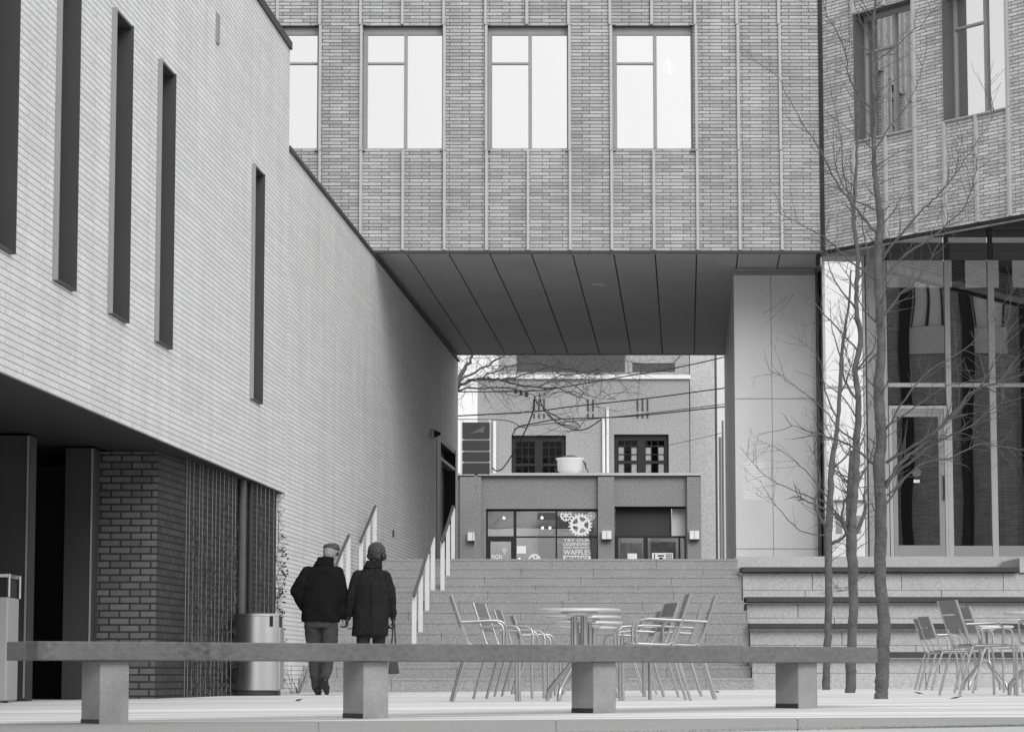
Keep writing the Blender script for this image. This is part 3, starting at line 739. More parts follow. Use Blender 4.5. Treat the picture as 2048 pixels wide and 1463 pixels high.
m = MB(); m.box(x0, Y1-.2, zr, x1, Y2-.01, zr+.08); m.build('flat_roof', M['stucco2'], fb)
m = MB(); m.box(hs[0][0]-.2, Y1+3.5, 1.6, hs[0][2]+.1, Y1+3.6, zr-.1); m.box(hs[0][0]-.2, Y1+.51, 1.5, hs[0][2]+.1, Y1+3.5, 1.6)
m.box(hs[0][0]-.3, Y1+.51, 1.6, hs[0][0]-.2, Y1+3.6, zr-.1); m.build('shop_room', M['shopin'], fb)
m = MB(); m.box(hs[1][0]-.1, Y1+2.5, 1.6, hs[1][2]+.1, Y1+2.6, zr-.1); m.box(hs[1][0]-.1, Y1+.51, 1.5, hs[1][2]+.1, Y1+2.5, 1.6); m.build('shop_room', M['shopin'], fb)
# dark counter shapes inside the first shop
m = MB()
for q in ((1075, 1023, 1115, 1037), (1077, 1052, 1112, 1120), (1112, 1030, 1150, 1060), (1080, 1085, 1125, 1120)):
    h_ = hole(*q, Y=Y1+2.2); m.box(h_[0], Y1+2.2+q[0]*.0003, h_[1], h_[2], Y1+2.9, h_[3])
m.build('shop_fitting', M['interior'], fb)
m = MB()
for px, py in ((1084, 1035), (1008, 1035), (1085, 1055), (1100, 1055), (975+64, 1118)):
    x, z = P(px, py, Y1+1.8); m.ball((x, Y1+1.8, z), .045, 8)
m.build('shop_lamps', M['lampwarm'], fb)
for lx, e in ((P(1085, 1035, 90)[0], 110), (P(1310, 1035, 90)[0], 60)):
    ld = bpy.data.lights.new('shop_light', 'POINT'); ld.energy = e; ld.shadow_soft_size = .3; lo2 = bpy.data.objects.new('shop_light', ld); COL.objects.link(lo2); lo2.location = (lx, Y1+1.6, zr-.5)
# shop window frame and panes
def framebox(mb, a, b, c, d, Y, dd=.12): h_ = hole(a, b, c, d, Y); mb.box(h_[0], Y, h_[1], h_[2], Y+dd, h_[3])
sw = MB(); Yf = Y1+.12
for q in ((972, 1017, 1196, 1021.5), (972, 1021.5, 976, 1128), (1027, 1021.5, 1033, 1128), (1111, 1021.5, 1114.5, 1128), (1194, 1021.5, 1196, 1128), (1033, 1071.5, 1111, 1074.5), (1114.5, 1071.5, 1194, 1074.5), (976, 1071.5, 1027, 1082), (976, 1082, 981, 1128), (1022, 1082, 1027, 1128)):
    framebox(sw, *q, Yf)
sf = sw.build('shop_window', M['black'], fb)
m = MB(); h_ = hole(976, 1021, 1194, 1128, Yf+.05); m.box(h_[0], Yf+.05, h_[1], h_[2], Yf+.055, h_[3]); m.build('pane', M['sglass'], sf)
sw = MB()
for q in ((1229, 1012, 1373, 1016.5), (1229, 1071, 1373, 1075), (1229, 1016.5, 1231, 1071), (1229, 1075, 1237, 1128), (1287, 1075, 1296, 1128), (1357, 1075, 1361, 1128), (1369, 1075, 1373, 1128), (1340, 1016.5, 1343, 1071)):
    framebox(sw, *q, Yf+.3)
sf2 = sw.build('shop_window', M['black'], fb)
m = MB(); framebox(m, 1231, 1016.5, 1340, 1071, Yf+.35, .02); m.build('dark_panel', M['dark'], sf2)
m = MB(); framebox(m, 1344, 1017, 1373, 1071, Yf+.35, .02); m.build('pale_panel', M['panel'], sf2)
m = MB(); h_ = hole(1231, 1075, 1373, 1128, Yf+.35); m.box(h_[0], Yf+.35, h_[1], h_[2], Yf+.355, h_[3]); m.build('pane', M['sglass'], sf2)
m = MB(); framebox(m, 1240, 1085, 1284, 1122, Yf+.36, .01); framebox(m, 1300, 1083, 1352, 1122, Yf+.36, .01); m.build('poster', M['poster'], sf2)
for q in ((1255, 1106, 1274, 1119), (1304, 1105, 1346, 1120)): m = MB(); framebox(m, *q, Yf+.33, .01); m.build('price_card', M['vinyl'], sf2)
m = MB(); framebox(m, 1308, 1107, 1310, 1119, Yf+.32, .008); framebox(m, 1315, 1109, 1328, 1112, Yf+.32, .008); framebox(m, 1318, 1114, 1326, 1117, Yf+.32, .008)
for i in range(4):
    for j in range(3): framebox(m, 1332+i*3.2, 1107+j*3.4, 1334+i*3.2, 1109.2+j*3.4, Yf+.32, .008)
m.build('card_print', M['black'], sf2)
# gear emblems and lettering on the shop glass
def gear(cx, cy, r, teeth, spokes, hub, Y, par, cut=None):
    x, z = P(cx, cy, Y); s = Y/F; r *= s; m = MB(); n_ = teeth*8; hole_r = .66; 
    outer = []
    for k in range(n_):
        t = 2*math.pi*k/n_; ph = k % 8; rr = r*(1.0 if ph in (2, 3, 4, 5) else .84); outer.append((x+rr*math.cos(t), z+rr*math.sin(t)))
    inner = [(x+r*hole_r*math.cos(2*math.pi*k/n_), z+r*hole_r*math.sin(2*math.pi*k/n_)) for k in range(n_)]
    m.add([(a, Y, b) for a, b in outer]+[(a, Y, b) for a, b in inner]+[(a, Y+.004, b) for a, b in outer],
          [(k, (k+1) % n_, n_+(k+1) % n_, n_+k) for k in range(n_)]+[(k, 2*n_+k, 2*n_+(k+1) % n_, (k+1) % n_) for k in range(n_)])
    for k in range(spokes):
        t = 2*math.pi*(k+.25)/spokes+.314; d = Vector((math.cos(t), 0, math.sin(t))); pz = Vector((-d.z, 0, d.x))
        m.obox(Vector((x, Y+.0005, z))+d*r*.38, d*r*.33, pz*r*.10, Vector((0, .001, 0)))
    m.tube([(x, Y-.002, z), (x, Y+.002, z)], r*hub, 20)
    return m.build('gear_emblem', M['vinyl'], par)
Yg = Yf+.035
gear(1161, 1049, 24, 20, 5, .32, Yg, sf); gear(1132, 1030, 12.5, 14, 6, .3, Yg, sf); gear(1183, 1031, 8.5, 12, 5, .3, Yg, sf); gear(1069, 1119, 13, 14, 5, .3, Yg, sf)
def text(s, px0, px1, py0, py1, Y, par, m_, name='lettering'):
    cu = bpy.data.curves.new(name, 'FONT'); cu.body = s; cu.extrude = .002; cu.offset = .012; ob = bpy.data.objects.new(name, cu); COL.objects.link(ob)
    dg = bpy.context.evaluated_depsgraph_get(); me = bpy.data.meshes.new_from_object(ob.evaluated_get(dg)); bpy.data.objects.remove(ob)
    xs = [v.co.x for v in me.vertices]; zs = [v.co.y for v in me.vertices]; x0, z1 = P(px0, py0, Y); x1, z0 = P(px1, py1, Y)
    bo = par.get('_base') or (par.parent.get('_base') if par.parent else (0, 0, 0))
    for v in me.vertices:
        a = (v.co.x-min(xs))/(max(xs)-min(xs)); b = (v.co.y-min(zs))/(max(zs)-min(zs))
        v.co = Vector((x0+(x1-x0)*a-bo[0], Y+v.co.z-bo[1], z0+(z1-z0)*b-bo[2]))
    me.materials.clear(); me.materials.append(m_); me.name = name
    o = bpy.data.objects.new(name, me); COL.objects.link(o); o.parent = par; return o
text('TRY OUR', 1127, 1180, 1077, 1082, Yg, sf, M['vinyl']); text('LEGENDARY', 1127, 1181, 1084, 1090, Yg, sf, M['vinyl'])
text('SWEET AND SAVORY', 1127, 1181, 1092, 1096.5, Yg, sf, M['vinyl']); text('WAFFLES', 1127, 1181, 1098.5, 1108.5, Yg, sf, M['vinyl'])
m = MB(); framebox(m, 1127, 1110.5, 1181.5, 1119.5, Yg-.003, .002); m.build('white_band', M['vinyl'], sf)
text('BREAKFAST', 1131, 1178, 1112, 1118, Yg-.008, sf, M['dark'])
m = MB(); framebox(m, 1033.5, 1091, 1052, 1106, Yg, .003); m.build('paper_notice', M['vinyl'], sf)
text('IRON', 983, 1004, 1108, 1117, Yg, sf, M['vinyl'])
m = MB(); x, z = P(1009, 1100, Yg); m.add([(x-.1, Yg, z+.02), (x, Yg, z-.14), (x+.1, Yg, z+.02), (x+.05, Yg, z+.08), (x-.05, Yg, z+.08)], [(0,1,2,3,4)]); m.build('door_emblem', M['stucco2'], sf)
# wall lights on the piers
for k, (px, py) in enumerate(((945, 1073), (1213, 1070), (1388, 1070))):
    x, z = P(px, py, Y1-.2)
    t_ = thing('wall_light', ('square white wall light on the left pier by the shop door', 'square white wall light on the middle pier between the shopfronts', 'square white wall light on the right pier of the far shop')[k], 'light', (x, Y1-.2, z), 'square lights on the shop piers')
    m = L(); m.box(-.15, -.22, -.13, -.005, 0, .13); m.box(.005, -.22, -.13, .15, 0, .13); m.build('shade', M['paint'], t_, .01)
    m = L(); m.box(-.16, -.23, -.15, .16, -.001, -.132); m.build('base_plate', M['dark'], t_)
# rooftop fan
x, z = P(1140, 950, 90); fan = thing('roof_fan', 'drum-shaped white exhaust fan on the low shop roof', 'exhaust fan', (x, 90, zr+.08))
m = L(); m.box(-.3, -.3, 0, .3, .3, .12); m.build('curb', M['paint'], fan)
m = L(); m.lathe([(.25, .12), (.40, .22), (.42, .56), (.46, .60), (.46, .63), (.40, .63), (.39, .5)], n=28); m.build('drum', M['paint'], fan)
m = L(); m.lathe([(.36, .5), (.30, .66), (.16, .72), (.001, .74)], n=24); m.build('cowl', M['frame2'], fan)
m = L(); m.tube([(.42, -.1, .55), (.58, -.1, .2), (.66, -.1, 0)], .015, 6); m.tube([(.45, -.1, .5), (.52, -.1, .45), (.5, -.1, .3)], .02, 6); m.build('cable', M['dark'], fan)
# pipes on the far wall
for i, (px, a, b, r_) in enumerate(((1207, 836, 951, .055), (1215, 815, 951, .05), (989, 842, 948, .06))):
    x, z1 = P(px, a, Y2-.1); _, z0 = P(px, b, Y2-.1); m = MB(); m.tube([(x, Y2-.1, zr+.07), (x, Y2-.1, z1)], r_, 8)
    o = m.build('wall_pipe', M['paint']); relocal(o)
    tag(o, ('shorter of two pale pipes beside the papered window', 'taller of two pale pipes beside the papered window', 'pale pipe near the dark pylon sign on the far wall')[i], 'pipe', 'pipes on the far wall')
# pylon sign
Yp = 84; sg = thing('pylon_sign', 'dark four-panel tenant sign on pale posts across the street', 'sign', (P(952, 950, Yp)[0], Yp, 1.7))
m = MB()
for a, b in ((925.5, 928), (978, 980.5)): framebox(m, a, 838, b, 948, Yp+.05, .12)
framebox(m, 921, 838, 925, 948, Yp+.05, .12)
m.build('post', M['paint'], sg)
m = MB(); framebox(m, 949, 946, 955, 1130, Yp+.06, .2); m.build('pole', M['stucco3'], sg)
for i, (a, b) in enumerate(((844, 876), (880, 899), (903, 921), (925, 947))):
    m = MB(); framebox(m, 925, a, 979.5, b, Yp, .2); pnl = m.build('sign_panel', M['dark'], sg)
    if i == 0:
        m = MB(); x, z = P(955, 860, Yp-.01); s = Yp/F
        m.add([(x-16*s, Yp-.01, z-7*s), (x+2*s, Yp-.01, z+2*s), (x+14*s, Yp-.01, z+9*s), (x+13*s, Yp-.01, z-6*s), (x+4*s, Yp-.01, z-4*s)], [(0,4,3,2,1)][:1]); m.build('swoosh_emblem', mat('emblem_grey', .11), sg)
m = MB(); framebox(m, 928, 876, 978, 880, Yp+.08, .05); framebox(m, 928, 899, 978, 903, Yp+.08, .05); framebox(m, 928, 921, 978, 925, Yp+.08, .05); m.build('panel_gap', M['paint'], sg)
# objects beyond the passage's right edge
m = MB(); x, z0 = P(1443, 1120, 63); m.box(x-.04, 63, UP-.12, x+.02, 63.1, P(1443, 873, 63)[1]); m.box(x+.03, 63, UP-.12, x+.08, 63.1, P(1443, 840, 63)[1]); 
o = m.build('sign_frame', M['steel'], None, .01); tag(relocal(o), 'tall narrow metal frame at the far right end of the passage', 'frame')
# overhead wires
def wire(pts, Y0, Y1_, r, label, k):
    v = [PV(p[0], p[1], Y0+(Y1_-Y0)*i/(len(pts)-1)) for i, p in enumerate(pts)]
    c = []   # smooth
    for i in range(len(v)-1):
        p0, p1, p2, p3 = v[max(i-1, 0)], v[i], v[i+1], v[min(i+2, len(v)-1)]
        for t in (0, .25, .5, .75):
            c.append(.5*((2*p1)+(-p0+p2)*t+(2*p0-5*p1+4*p2-p3)*t*t+(-p0+3*p1-3*p2+p3)*t**3))
    c.append(v[-1]); m = MB(); m.tube(c, r, 6); o = m.build('overhead_wire', M['wire']); tag(relocal(o), label, 'wire', 'overhead wires across the street')
wire([(1600, 672), (1447, 714), (1337, 738), (1228, 756), (1119, 775), (1050, 782), (900, 783)], 78, 76, .018, 'topmost black overhead wire, sloping down from the upper right', 0)
wire([(1600, 757), (1447, 776), (1296, 796), (1140, 813), (1064, 823), (920, 831), (850, 834)], 79, 77, .020, 'second overhead wire down, running the full width of the passage', 1)
wire([(1600, 797), (1447, 813), (1296, 829), (1228, 834), (1119, 838), (1075, 845), (1037, 853), (1025, 870)], 80, 79, .020, 'third overhead wire, crossing above the papered window', 2)
wire([(1600, 790), (1447, 808), (1300, 826), (1180, 838), (1050, 852), (1028, 858)], 81, 80, .013, 'thinner wire twinned just above the third overhead wire', 3)
wire([(1078, 786), (1086, 815), (1108, 840), (1146, 858), (1173, 857), (1203, 838)], 80, 80, .018, 'black cable hanging in a deep loop before the far wall', 4)
wire([(1070, 792), (1064, 828), (1042, 878), (1009, 932), (993, 941), (985, 935)], 80, 84, .020, 'black service cable dropping left to the low shop roof', 5)
wire([(1230, 893), (1283, 895), (1340, 889), (1450, 864), (1500, 852)], 82, 80, .008, 'hair-thin sagging line across the papered window', 6)
wire([(860, 838), (920, 838), (1010, 840), (1042, 853), (1055, 856)], 78, 80, .012, 'short black line curving up from the pylon sign', 7)
m = MB(); x, z = P(1040, 783, 77)
for i in range(3): m.tube([(x-.12+i*.15, 77, z-.05-i*.05), (x-.12+i*.15, 77, z+.09-i*.05)], .05, 8)
o = m.build('insulator', M['dark']); tag(relocal(o), 'cluster of small insulators on the topmost overhead wire', 'insulator')

# ------------------------------------------------------------------ bare trees
def spline(v, sub_=4):
    c = []
    for i in range(len(v)-1):
        p0, p1, p2, p3 = v[max(i-1, 0)], v[i], v[i+1], v[min(i+2, len(v)-1)]
        for k in range(sub_):
            t = k/sub_; c.append(.5*((2*p1)+(-p0+p2)*t+(2*p0-5*p1+4*p2-p3)*t*t+(-p0+3*p1-3*p2+p3)*t**3))
    c.append(v[-1]); return c
def grow(mb, p, d, ln, r, rnd, lvl, upb=.25):
    seg = max(3, int(ln/.07)); pts = [p.copy()]; q = p.copy(); dd = d.copy(); st_ = ln/seg
    for i in range(seg):
        dd = (dd+Vector((rnd.gauss(0, .13), rnd.gauss(0, .13), rnd.gauss(0, .11)+upb*.18))).normalized(); q = q+dd*st_; pts.append(q.copy())
    mb.tube(pts, [max(.0013, r*(1-.8*i/seg)) for i in range(seg+1)], 5 if lvl else 4)
    if lvl > 0:
        for i in range(1, seg):
            if rnd.random() < (.42 if lvl > 1 else .36):
                side = Vector((rnd.gauss(0, 1), rnd.gauss(0, 1), rnd.gauss(0, .6))); side = (side-dd*side.dot(dd)).normalized()
                nd = (pts[i+1]-pts[i]).normalized()*.65+side*.75
                grow(mb, pts[i], nd.normalized(), ln*rnd.uniform(.28, .55)*(1-.3*i/seg), r*.5*(1-.5*i/seg), rnd, lvl-1, upb)
def tree(label, Y, trunk, branches, seed, twl=1.0):
    rnd = random.Random(seed); base = PV(*trunk[0][:2], Y); base.z = gz(base.x, Y)
    t_ = thing('bare_tree', label, 'tree', tuple(base), 'bare young trees in front of the terrace')
    s = Y/F*.995; v = []; rr = []
    for (px, py, w_) in trunk: v.append(PV(px, py, Y)); rr.append(w_/2*s)
    v[0].z = gz(v[0].x, Y)-.01
    c = spline(v, 6); n_ = len(c); rad = []
    for i in range(n_):
        f = i/6; k = min(int(f), len(rr)-2); rad.append((rr[k]+(rr[k+1]-rr[k])*(f-k))*(1+rnd.uniform(-.06, .06)))
    c = [p+Vector((rnd.uniform(-.006, .006), 0, 0)) for p in c]
    m = MB(); m.tube(c, rad, 14); m.build('trunk', M['bark'], t_)
    cr = MB()
    for (pts, w0) in branches:
        yy = Y; vv = []; dy = rnd.uniform(-.28, .28)
        for i, (px, py) in enumerate(pts): vv.append(PV(px, py, Y+dy*i/2))
        cc = spline(vv, 5); n_ = len(cc)
        cc = [p+Vector((rnd.uniform(-.008, .008), rnd.uniform(-.01, .01), rnd.uniform(-.008, .008)))*(1 if i else 0) for i, p in enumerate(cc)]
        r0 = w0/2*s; cr.tube(cc, [max(.0022, r0*(1-.85*i/(n_-1))) for i in range(n_)], 7)
        ln = sum((cc[i+1]-cc[i]).length for i in range(n_-1))
        for i in range(2, n_):
            for _ in range(2):
                if rnd.random() < .40*twl:
                    d = (cc[i]-cc[i-1]).normalized(); side = Vector((rnd.gauss(0, 1), rnd.gauss(0, 1), rnd.gauss(0, .8))); side = (side-d*side.dot(d)).normalized()
                    grow(cr, cc[i], (d*.7+side*.7).normalized(), rnd.uniform(.12, .5)*min(1.2, ln)*.8+.06, max(.0028, r0*.28), rnd, 1)
    for i in range(len(c)):       # short shoots straight off the trunk
        if c[i].z > 1.2 and rnd.random() < .5*twl:
            a = rnd.uniform(0, 2*math.pi); grow(cr, c[i], Vector((math.cos(a), math.sin(a), .7)).normalized(), rnd.uniform(.15, .55), .006, rnd, 2)
    cr.build('crown', M['twig'], t_)
tree('thickest of the three bare trees, nearest, right of the long bench', 23,
 [(1762,1398,28),(1763,1385,26),(1765,1330,29),(1768,1250,25),(1761,1150,25),(1762,1050,24),(1758,950,23),(1762,870,22),(1757,780,21),(1762,690,18),(1758,600,18),(1756,520,19),(1760,440,15),(1751,360,11),(1748,290,9),(1750,220,8),(1745,120,7),(1748,30,5.5),(1756,-70,4),(1760,-150,2)],
 [([(1772,975),(1800,925),(1850,885),(1905,825),(1950,780),(2000,765),(2080,735)],9),
  ([(1770,965),(1830,915),(1890,875),(1950,845),(2005,800)],7),
  ([(1772,925),(1830,890),(1885,850),(1930,805),(1960,770),(2010,690),(2012,640)],7),
  ([(1775,990),(1840,930),(1900,915),(1965,888),(2040,900),(2110,912)],5),
  ([(1770,1010),(1800,970),(1830,940),(1885,925)],5),
  ([(1762,640),(1800,590),(1835,560),(1870,500),(1900,450)],5),
  ([(1762,520),(1800,470),(1850,415),(1885,380),(1930,320),(1990,225)],5.5),
  ([(1765,560),(1810,510),(1870,470),(1930,410),(1950,350),(1953,310)],5),
  ([(1756,470),(1715,420),(1680,375),(1640,300),(1600,240),(1555,150)],6),
  ([(1752,420),(1700,390),(1670,330),(1665,250)],4),
  ([(1752,560),(1700,520),(1650,475),(1600,450),(1560,425)],5),
  ([(1750,300),(1790,240),(1830,180),(1850,110)],4),
  ([(1748,225),(1700,160),(1690,100),(1650,20),(1640,-30)],4.5),
  ([(1748,130),(1800,85),(1850,40),(1900,-20)],4),
  ([(1748,90),(1720,40),(1700,-30)],3.5),
  ([(1752,930),(1700,890),(1640,868),(1585,850)],6.5),
  ([(1754,1130),(1690,1180),(1670,1170)],1.5),
  ([(1760,700),(1715,740),(1690,700),(1685,650)],4),
  ([(1760,650),(1730,620),(1700,560),(1660,500)],4.5),
  ([(1764,880),(1800,810),(1860,740),(1940,690),(1990,620)],5),
  ([(1764,860),(1850,800),(1900,770),(1990,755)],4)], 11)
tree('middle of the three bare trees, with a looping forked limb low down', 30,
 [(1701,1384,21),(1702,1330,21),(1706,1240,19),(1706,1150,20),(1703,1080,21),(1705,1030,16),(1712,950,15),(1713,880,14),(1718,800,12),(1710,740,11),(1722,680,11),(1712,610,9),(1716,520,9),(1708,440,8),(1712,340,6),(1716,240,4),(1712,150,2)],
 [([(1712,1065),(1730,1020),(1728,990),(1733,980),(1737,970)],9), ([(1700,1075),(1684,1040),(1690,1000),(1702,985)],8),
  ([(1708,975),(1730,940),(1745,900),(1755,850)],6), ([(1698,1070),(1680,1040),(1655,1020),(1610,1000),(1592,985)],8),
  ([(1716,800),(1690,760),(1685,700),(1700,640)],6), ([(1712,740),(1745,700),(1752,660)],5), ([(1714,620),(1690,590),(1660,540),(1650,470)],5),
  ([(1716,560),(1735,520),(1725,440),(1745,380)],5), ([(1712,880),(1680,860),(1650,820),(1600,780),(1540,740)],4.5),
  ([(1700,1060),(1660,1010),(1600,985),(1530,950),(1480,893)],4), ([(1712,440),(1690,360),(1680,260),(1660,180)],4),
  ([(1714,700),(1660,640),(1610,590),(1560,600)],4), ([(1715,840),(1690,800),(1640,760),(1590,740)],3.5)], 21, .8)
tree('thinnest of the three bare trees, farthest left near the bench end', 35.6,
 [(1652,1377,17),(1653,1330,15),(1657,1240,15),(1657,1150,15),(1657,1080,16),(1660,1000,13),(1664,930,12),(1674,860,9),(1680,780,8),(1684,700,7),(1696,620,5),(1702,540,3)],
 [([(1658,1090),(1690,1070),(1688,1055)],9), ([(1656,1060),(1630,1010),(1640,960),(1628,900),(1636,870)],6), ([(1662,940),(1700,900),(1690,850)],4),
  ([(1676,840),(1650,780),(1640,720),(1600,680)],4), ([(1684,720),(1665,660),(1660,600)],3.5), ([(1680,790),(1700,740),(1710,690)],4),
  ([(1656,1070),(1600,1060),(1545,1000),(1520,960)],3), ([(1660,1000),(1610,940),(1560,900),(1520,880)],3)], 31, .8)
# street tree whose limbs reach into the passage view
rnd = random.Random(4); Yt = 74; b = PV(893, 1110, Yt)
tt = thing('street_tree', 'bare street tree reaching its limbs in from the left beyond the passage', 'tree', (b.x, Yt, 1.7))
m = MB(); tp = [PV(893, 1130, Yt), PV(895, 950, Yt), PV(898, 800, Yt), PV(915, 760, Yt)]; m.tube(spline(tp), [.26-.008*i for i in range(13)], 10); m.build('trunk', M['bark'], tt)
cr = MB()
for pts, w0 in (([(905, 775), (930, 765), (955, 758), (990, 757), (1018, 765), (1075, 774), (1113, 775), (1146, 788), (1175, 802)], 7),
                ([(912, 765), (930, 735), (945, 712), (960, 660)], 11), ([(914, 762), (960, 738), (1000, 716), (1040, 690)], 6),
                ([(905, 782), (955, 775), (1030, 778), (1070, 790)], 5), ([(960, 757), (1010, 735), (1060, 725), (1120, 735), (1180, 745), (1240, 750)], 4),
                ([(1000, 760), (1080, 740), (1130, 715), (1180, 690)], 4), ([(1075, 774), (1110, 755), (1180, 740), (1235, 722), (1300, 735)], 3.5), ([(1020, 700), (1100, 730), (1200, 745), (1330, 740)], 3),
                ([(1070, 800), (1110, 830), (1160, 850), (1150, 860)], 3), ([(1130, 760), (1180, 790), (1230, 800)], 2.5)):
    vv = [PV(a, c, Yt+i*.25) for i, (a, c) in enumerate(pts)]; cc = spline(vv, 5); n_ = len(cc); r0 = w0/2*Yt/F
    cc = [p+Vector((rnd.uniform(-.03, .03), 0, rnd.uniform(-.03, .03))) for p in cc]
    cr.tube(cc, [max(.007, r0*(1-.8*i/(n_-1))) for i in range(n_)], 6)
    for i in range(3, n_):
        for _ in range(2):
            if rnd.random() < .5:
                a = rnd.uniform(0, 6.28); grow(cr, cc[i], Vector((math.cos(a), .3*math.sin(a), math.sin(a)*.8+.1)).normalized(), rnd.uniform(.6, 1.7), .009, rnd, 1, .1)
cr.build('crown', M['twig'], tt)
# things seen through the corner window
Yb = 110
tb = thing('background_tree', 'blurred bare tree seen through the tall corner window', 'tree', tuple(PV(1700, 1110, Yb))); rnd = random.Random(9)
m = MB(); m.tube([PV(1703, 1125, Yb), PV(1700, 1000, Yb), PV(1704, 900, Yb)], [.22, .16, .09], 8); m.build('trunk', M['bark'], tb)
cr = MB()
for i in range(16):
    p = PV(1701+rnd.uniform(-3, 3), rnd.uniform(905, 1010), Yb); a = rnd.uniform(0, 6.28)
    grow(cr, p, Vector((math.cos(a), .4*math.sin(a), .5)).normalized(), rnd.uniform(1, 2.4), .035, rnd, 1, .3)
cr.build('crown', mat('far_twig', .16), tb)
hh = thing('background_house', 'pale low house seen through the tall corner window', 'house', tuple(PV(1700, 1112, 130)))
x0, z1 = P(1660, 1000, 130); x1, z0 = P(1745, 1125, 130)
m = MB(); m.box(x0, 130, z0-2, x1, 138, z1); m.build('wall', M['paint'], hh)
m = MB(); m.add([(x0-.3, 129.7, z1), (x1+.3, 129.7, z1), (x1+.3, 134, z1+1.3), (x0-.3, 134, z1+1.3), (x0-.3, 138.3, z1), (x1+.3, 138.3, z1)], [(0,1,2,3), (3,2,5,4), (0,3,4), (1,5,2), (0,4,5,1)]); m.build('roof', M['panel'], hh)
m = MB(); framebox(m, 1672, 1030, 1684, 1065, 129.95, .04); framebox(m, 1710, 1030, 1722, 1065, 129.95, .04); m.build('window', M['frame'], hh)

# ------------------------------------------------------------------ handrails
def Xr(Y): return -4.01+.07*Y
def rail(label, pts, off, rows):
    # pts: list of (Y, foot z, top z)
    Y0, f0, _ = pts[0]; X0 = Xr(Y0)+off(Y0); t_ = thing('stair_handrail', label, 'handrail', (X0, Y0, f0), 'handrails on the stone stairs')
    for (Y, f, tz) in pts:
        x = Xr(Y)+off(Y); m = MB(); m.box(x-.032, Y-.012, f, x+.032, Y+.012, tz); m.build('post', M['postm'], t_, .002)
    m = MB(); v = [(Xr(Y)+off(Y), Y, tz+.022) for Y, f, tz in pts]
    m.tube([(v[0][0], v[0][1]-.12, v[0][2]-.04)]+v+[(v[-1][0], v[-1][1]+.10, v[-1][2]+.01)], .024, 8); m.build('rail', M['railm'], t_)
def sz(Y):
    if Y < 36.95: return -.2
    if Y < 36.95+8*.44: return -.2+r1*(int((Y-36.95)/.44)+1)
    if Y < 42.3: return 1.22
    if Y < 43.56: return 1.22+r2*(int((Y-42.3)/.42)+1)
    return UP
first = [(37.55, 1.0), (38.35, 1.22), (39.1, 1.46), (39.9, 1.72), (40.68, 1.99)]
def fl1(): return [(Y, sz(Y), z) for Y, z in ((38.15, 1.09), (39.0, 1.38), (39.9, 1.72), (40.72, 2.0))]
def fl2(): return [(42.22, 1.22, 2.02), (43.1, sz(43.1), 2.32), (43.95, UP, 2.62)]
zero = lambda Y: 0
lo_off = lambda Y: -1.24+.0*Y
rail('right-hand railing of the lower stair flight, pale posts under a dark rail', fl1(), zero, 0)
rail('right-hand railing of the upper stair flight by the far doorway', fl2(), zero, 0)
rail('left-hand railing of the lower stair flight against the white wall', fl1(), lo_off, 0)
rail('left-hand railing of the upper stair flight above the couple', fl2(), lo_off, 0)

# ------------------------------------------------------------------ long bench in the foreground
PB = Vector((P(75, 1300, 15.35)[0], 15.35, 0)); an = Vector((.829, .559, 0)).normalized(); bn = Vector((.559, -.829, 0)).normalized()
Lb = 6.12; TZ = P(75, 1281, 15.35)[1]
be = thing('long_bench', 'long low timber bench on stone legs across the foreground', 'bench', tuple(PB+an*Lb/2+Vector((0, 0, -.25))))
BZ = TZ-.105; Wb = .42
def bq(name, a0, a1, b0, b1, z0, z1, m_, bev=.004, par=be):
    m = MB(); c = PB+an*((a0+a1)/2)-bn*((b0+b1)/2); m.obox((c.x, c.y, (z0+z1)/2), an*((a1-a0)/2), bn*((b1-b0)/2), (0, 0, (z1-z0)/2)); return m.build(name, m_, par, bev)
bmat = bpy.data.materials.new('bench_timber'); bmat.use_nodes = True
nb = bmat.node_tree; pb = nb.nodes['Principled BSDF']; pb.inputs['Roughness'].default_value = .7
ge = nb.nodes.new('ShaderNodeNewGeometry'); mp = nb.nodes.new('ShaderNodeMapping'); mp.inputs['Rotation'].default_value = (0, 0, -math.atan2(an.y, an.x)); mp.inputs['Scale'].default_value = (1.2, 40, 40)
nb.links.new(ge.outputs['Position'], mp.inputs[0]); nz = nb.nodes.new('ShaderNodeTexNoise'); nz.inputs['Scale'].default_value = 1.0; nz.inputs['Detail'].default_value = 6
nb.links.new(mp.outputs[0], nz.inputs['Vector']); nz2 = nb.nodes.new('ShaderNodeTexNoise'); nz2.inputs['Scale'].default_value = 1.3; nb.links.new(ge.outputs['Position'], nz2.inputs['Vector'])
mm = nb.nodes.new('ShaderNodeMath'); mm.operation = 'ADD'; nb.links.new(nz.outputs[0], mm.inputs[0]); nb.links.new(nz2.outputs[0], mm.inputs[1])
mr = nb.nodes.new('ShaderNodeMapRange'); mr.inputs[1].default_value = .7; mr.inputs[2].default_value = 1.3; mr.inputs[3].default_value = .11; mr.inputs[4].default_value = .185
nb.links.new(mm.outputs[0], mr.inputs[0]); cur = mr.outputs[0]
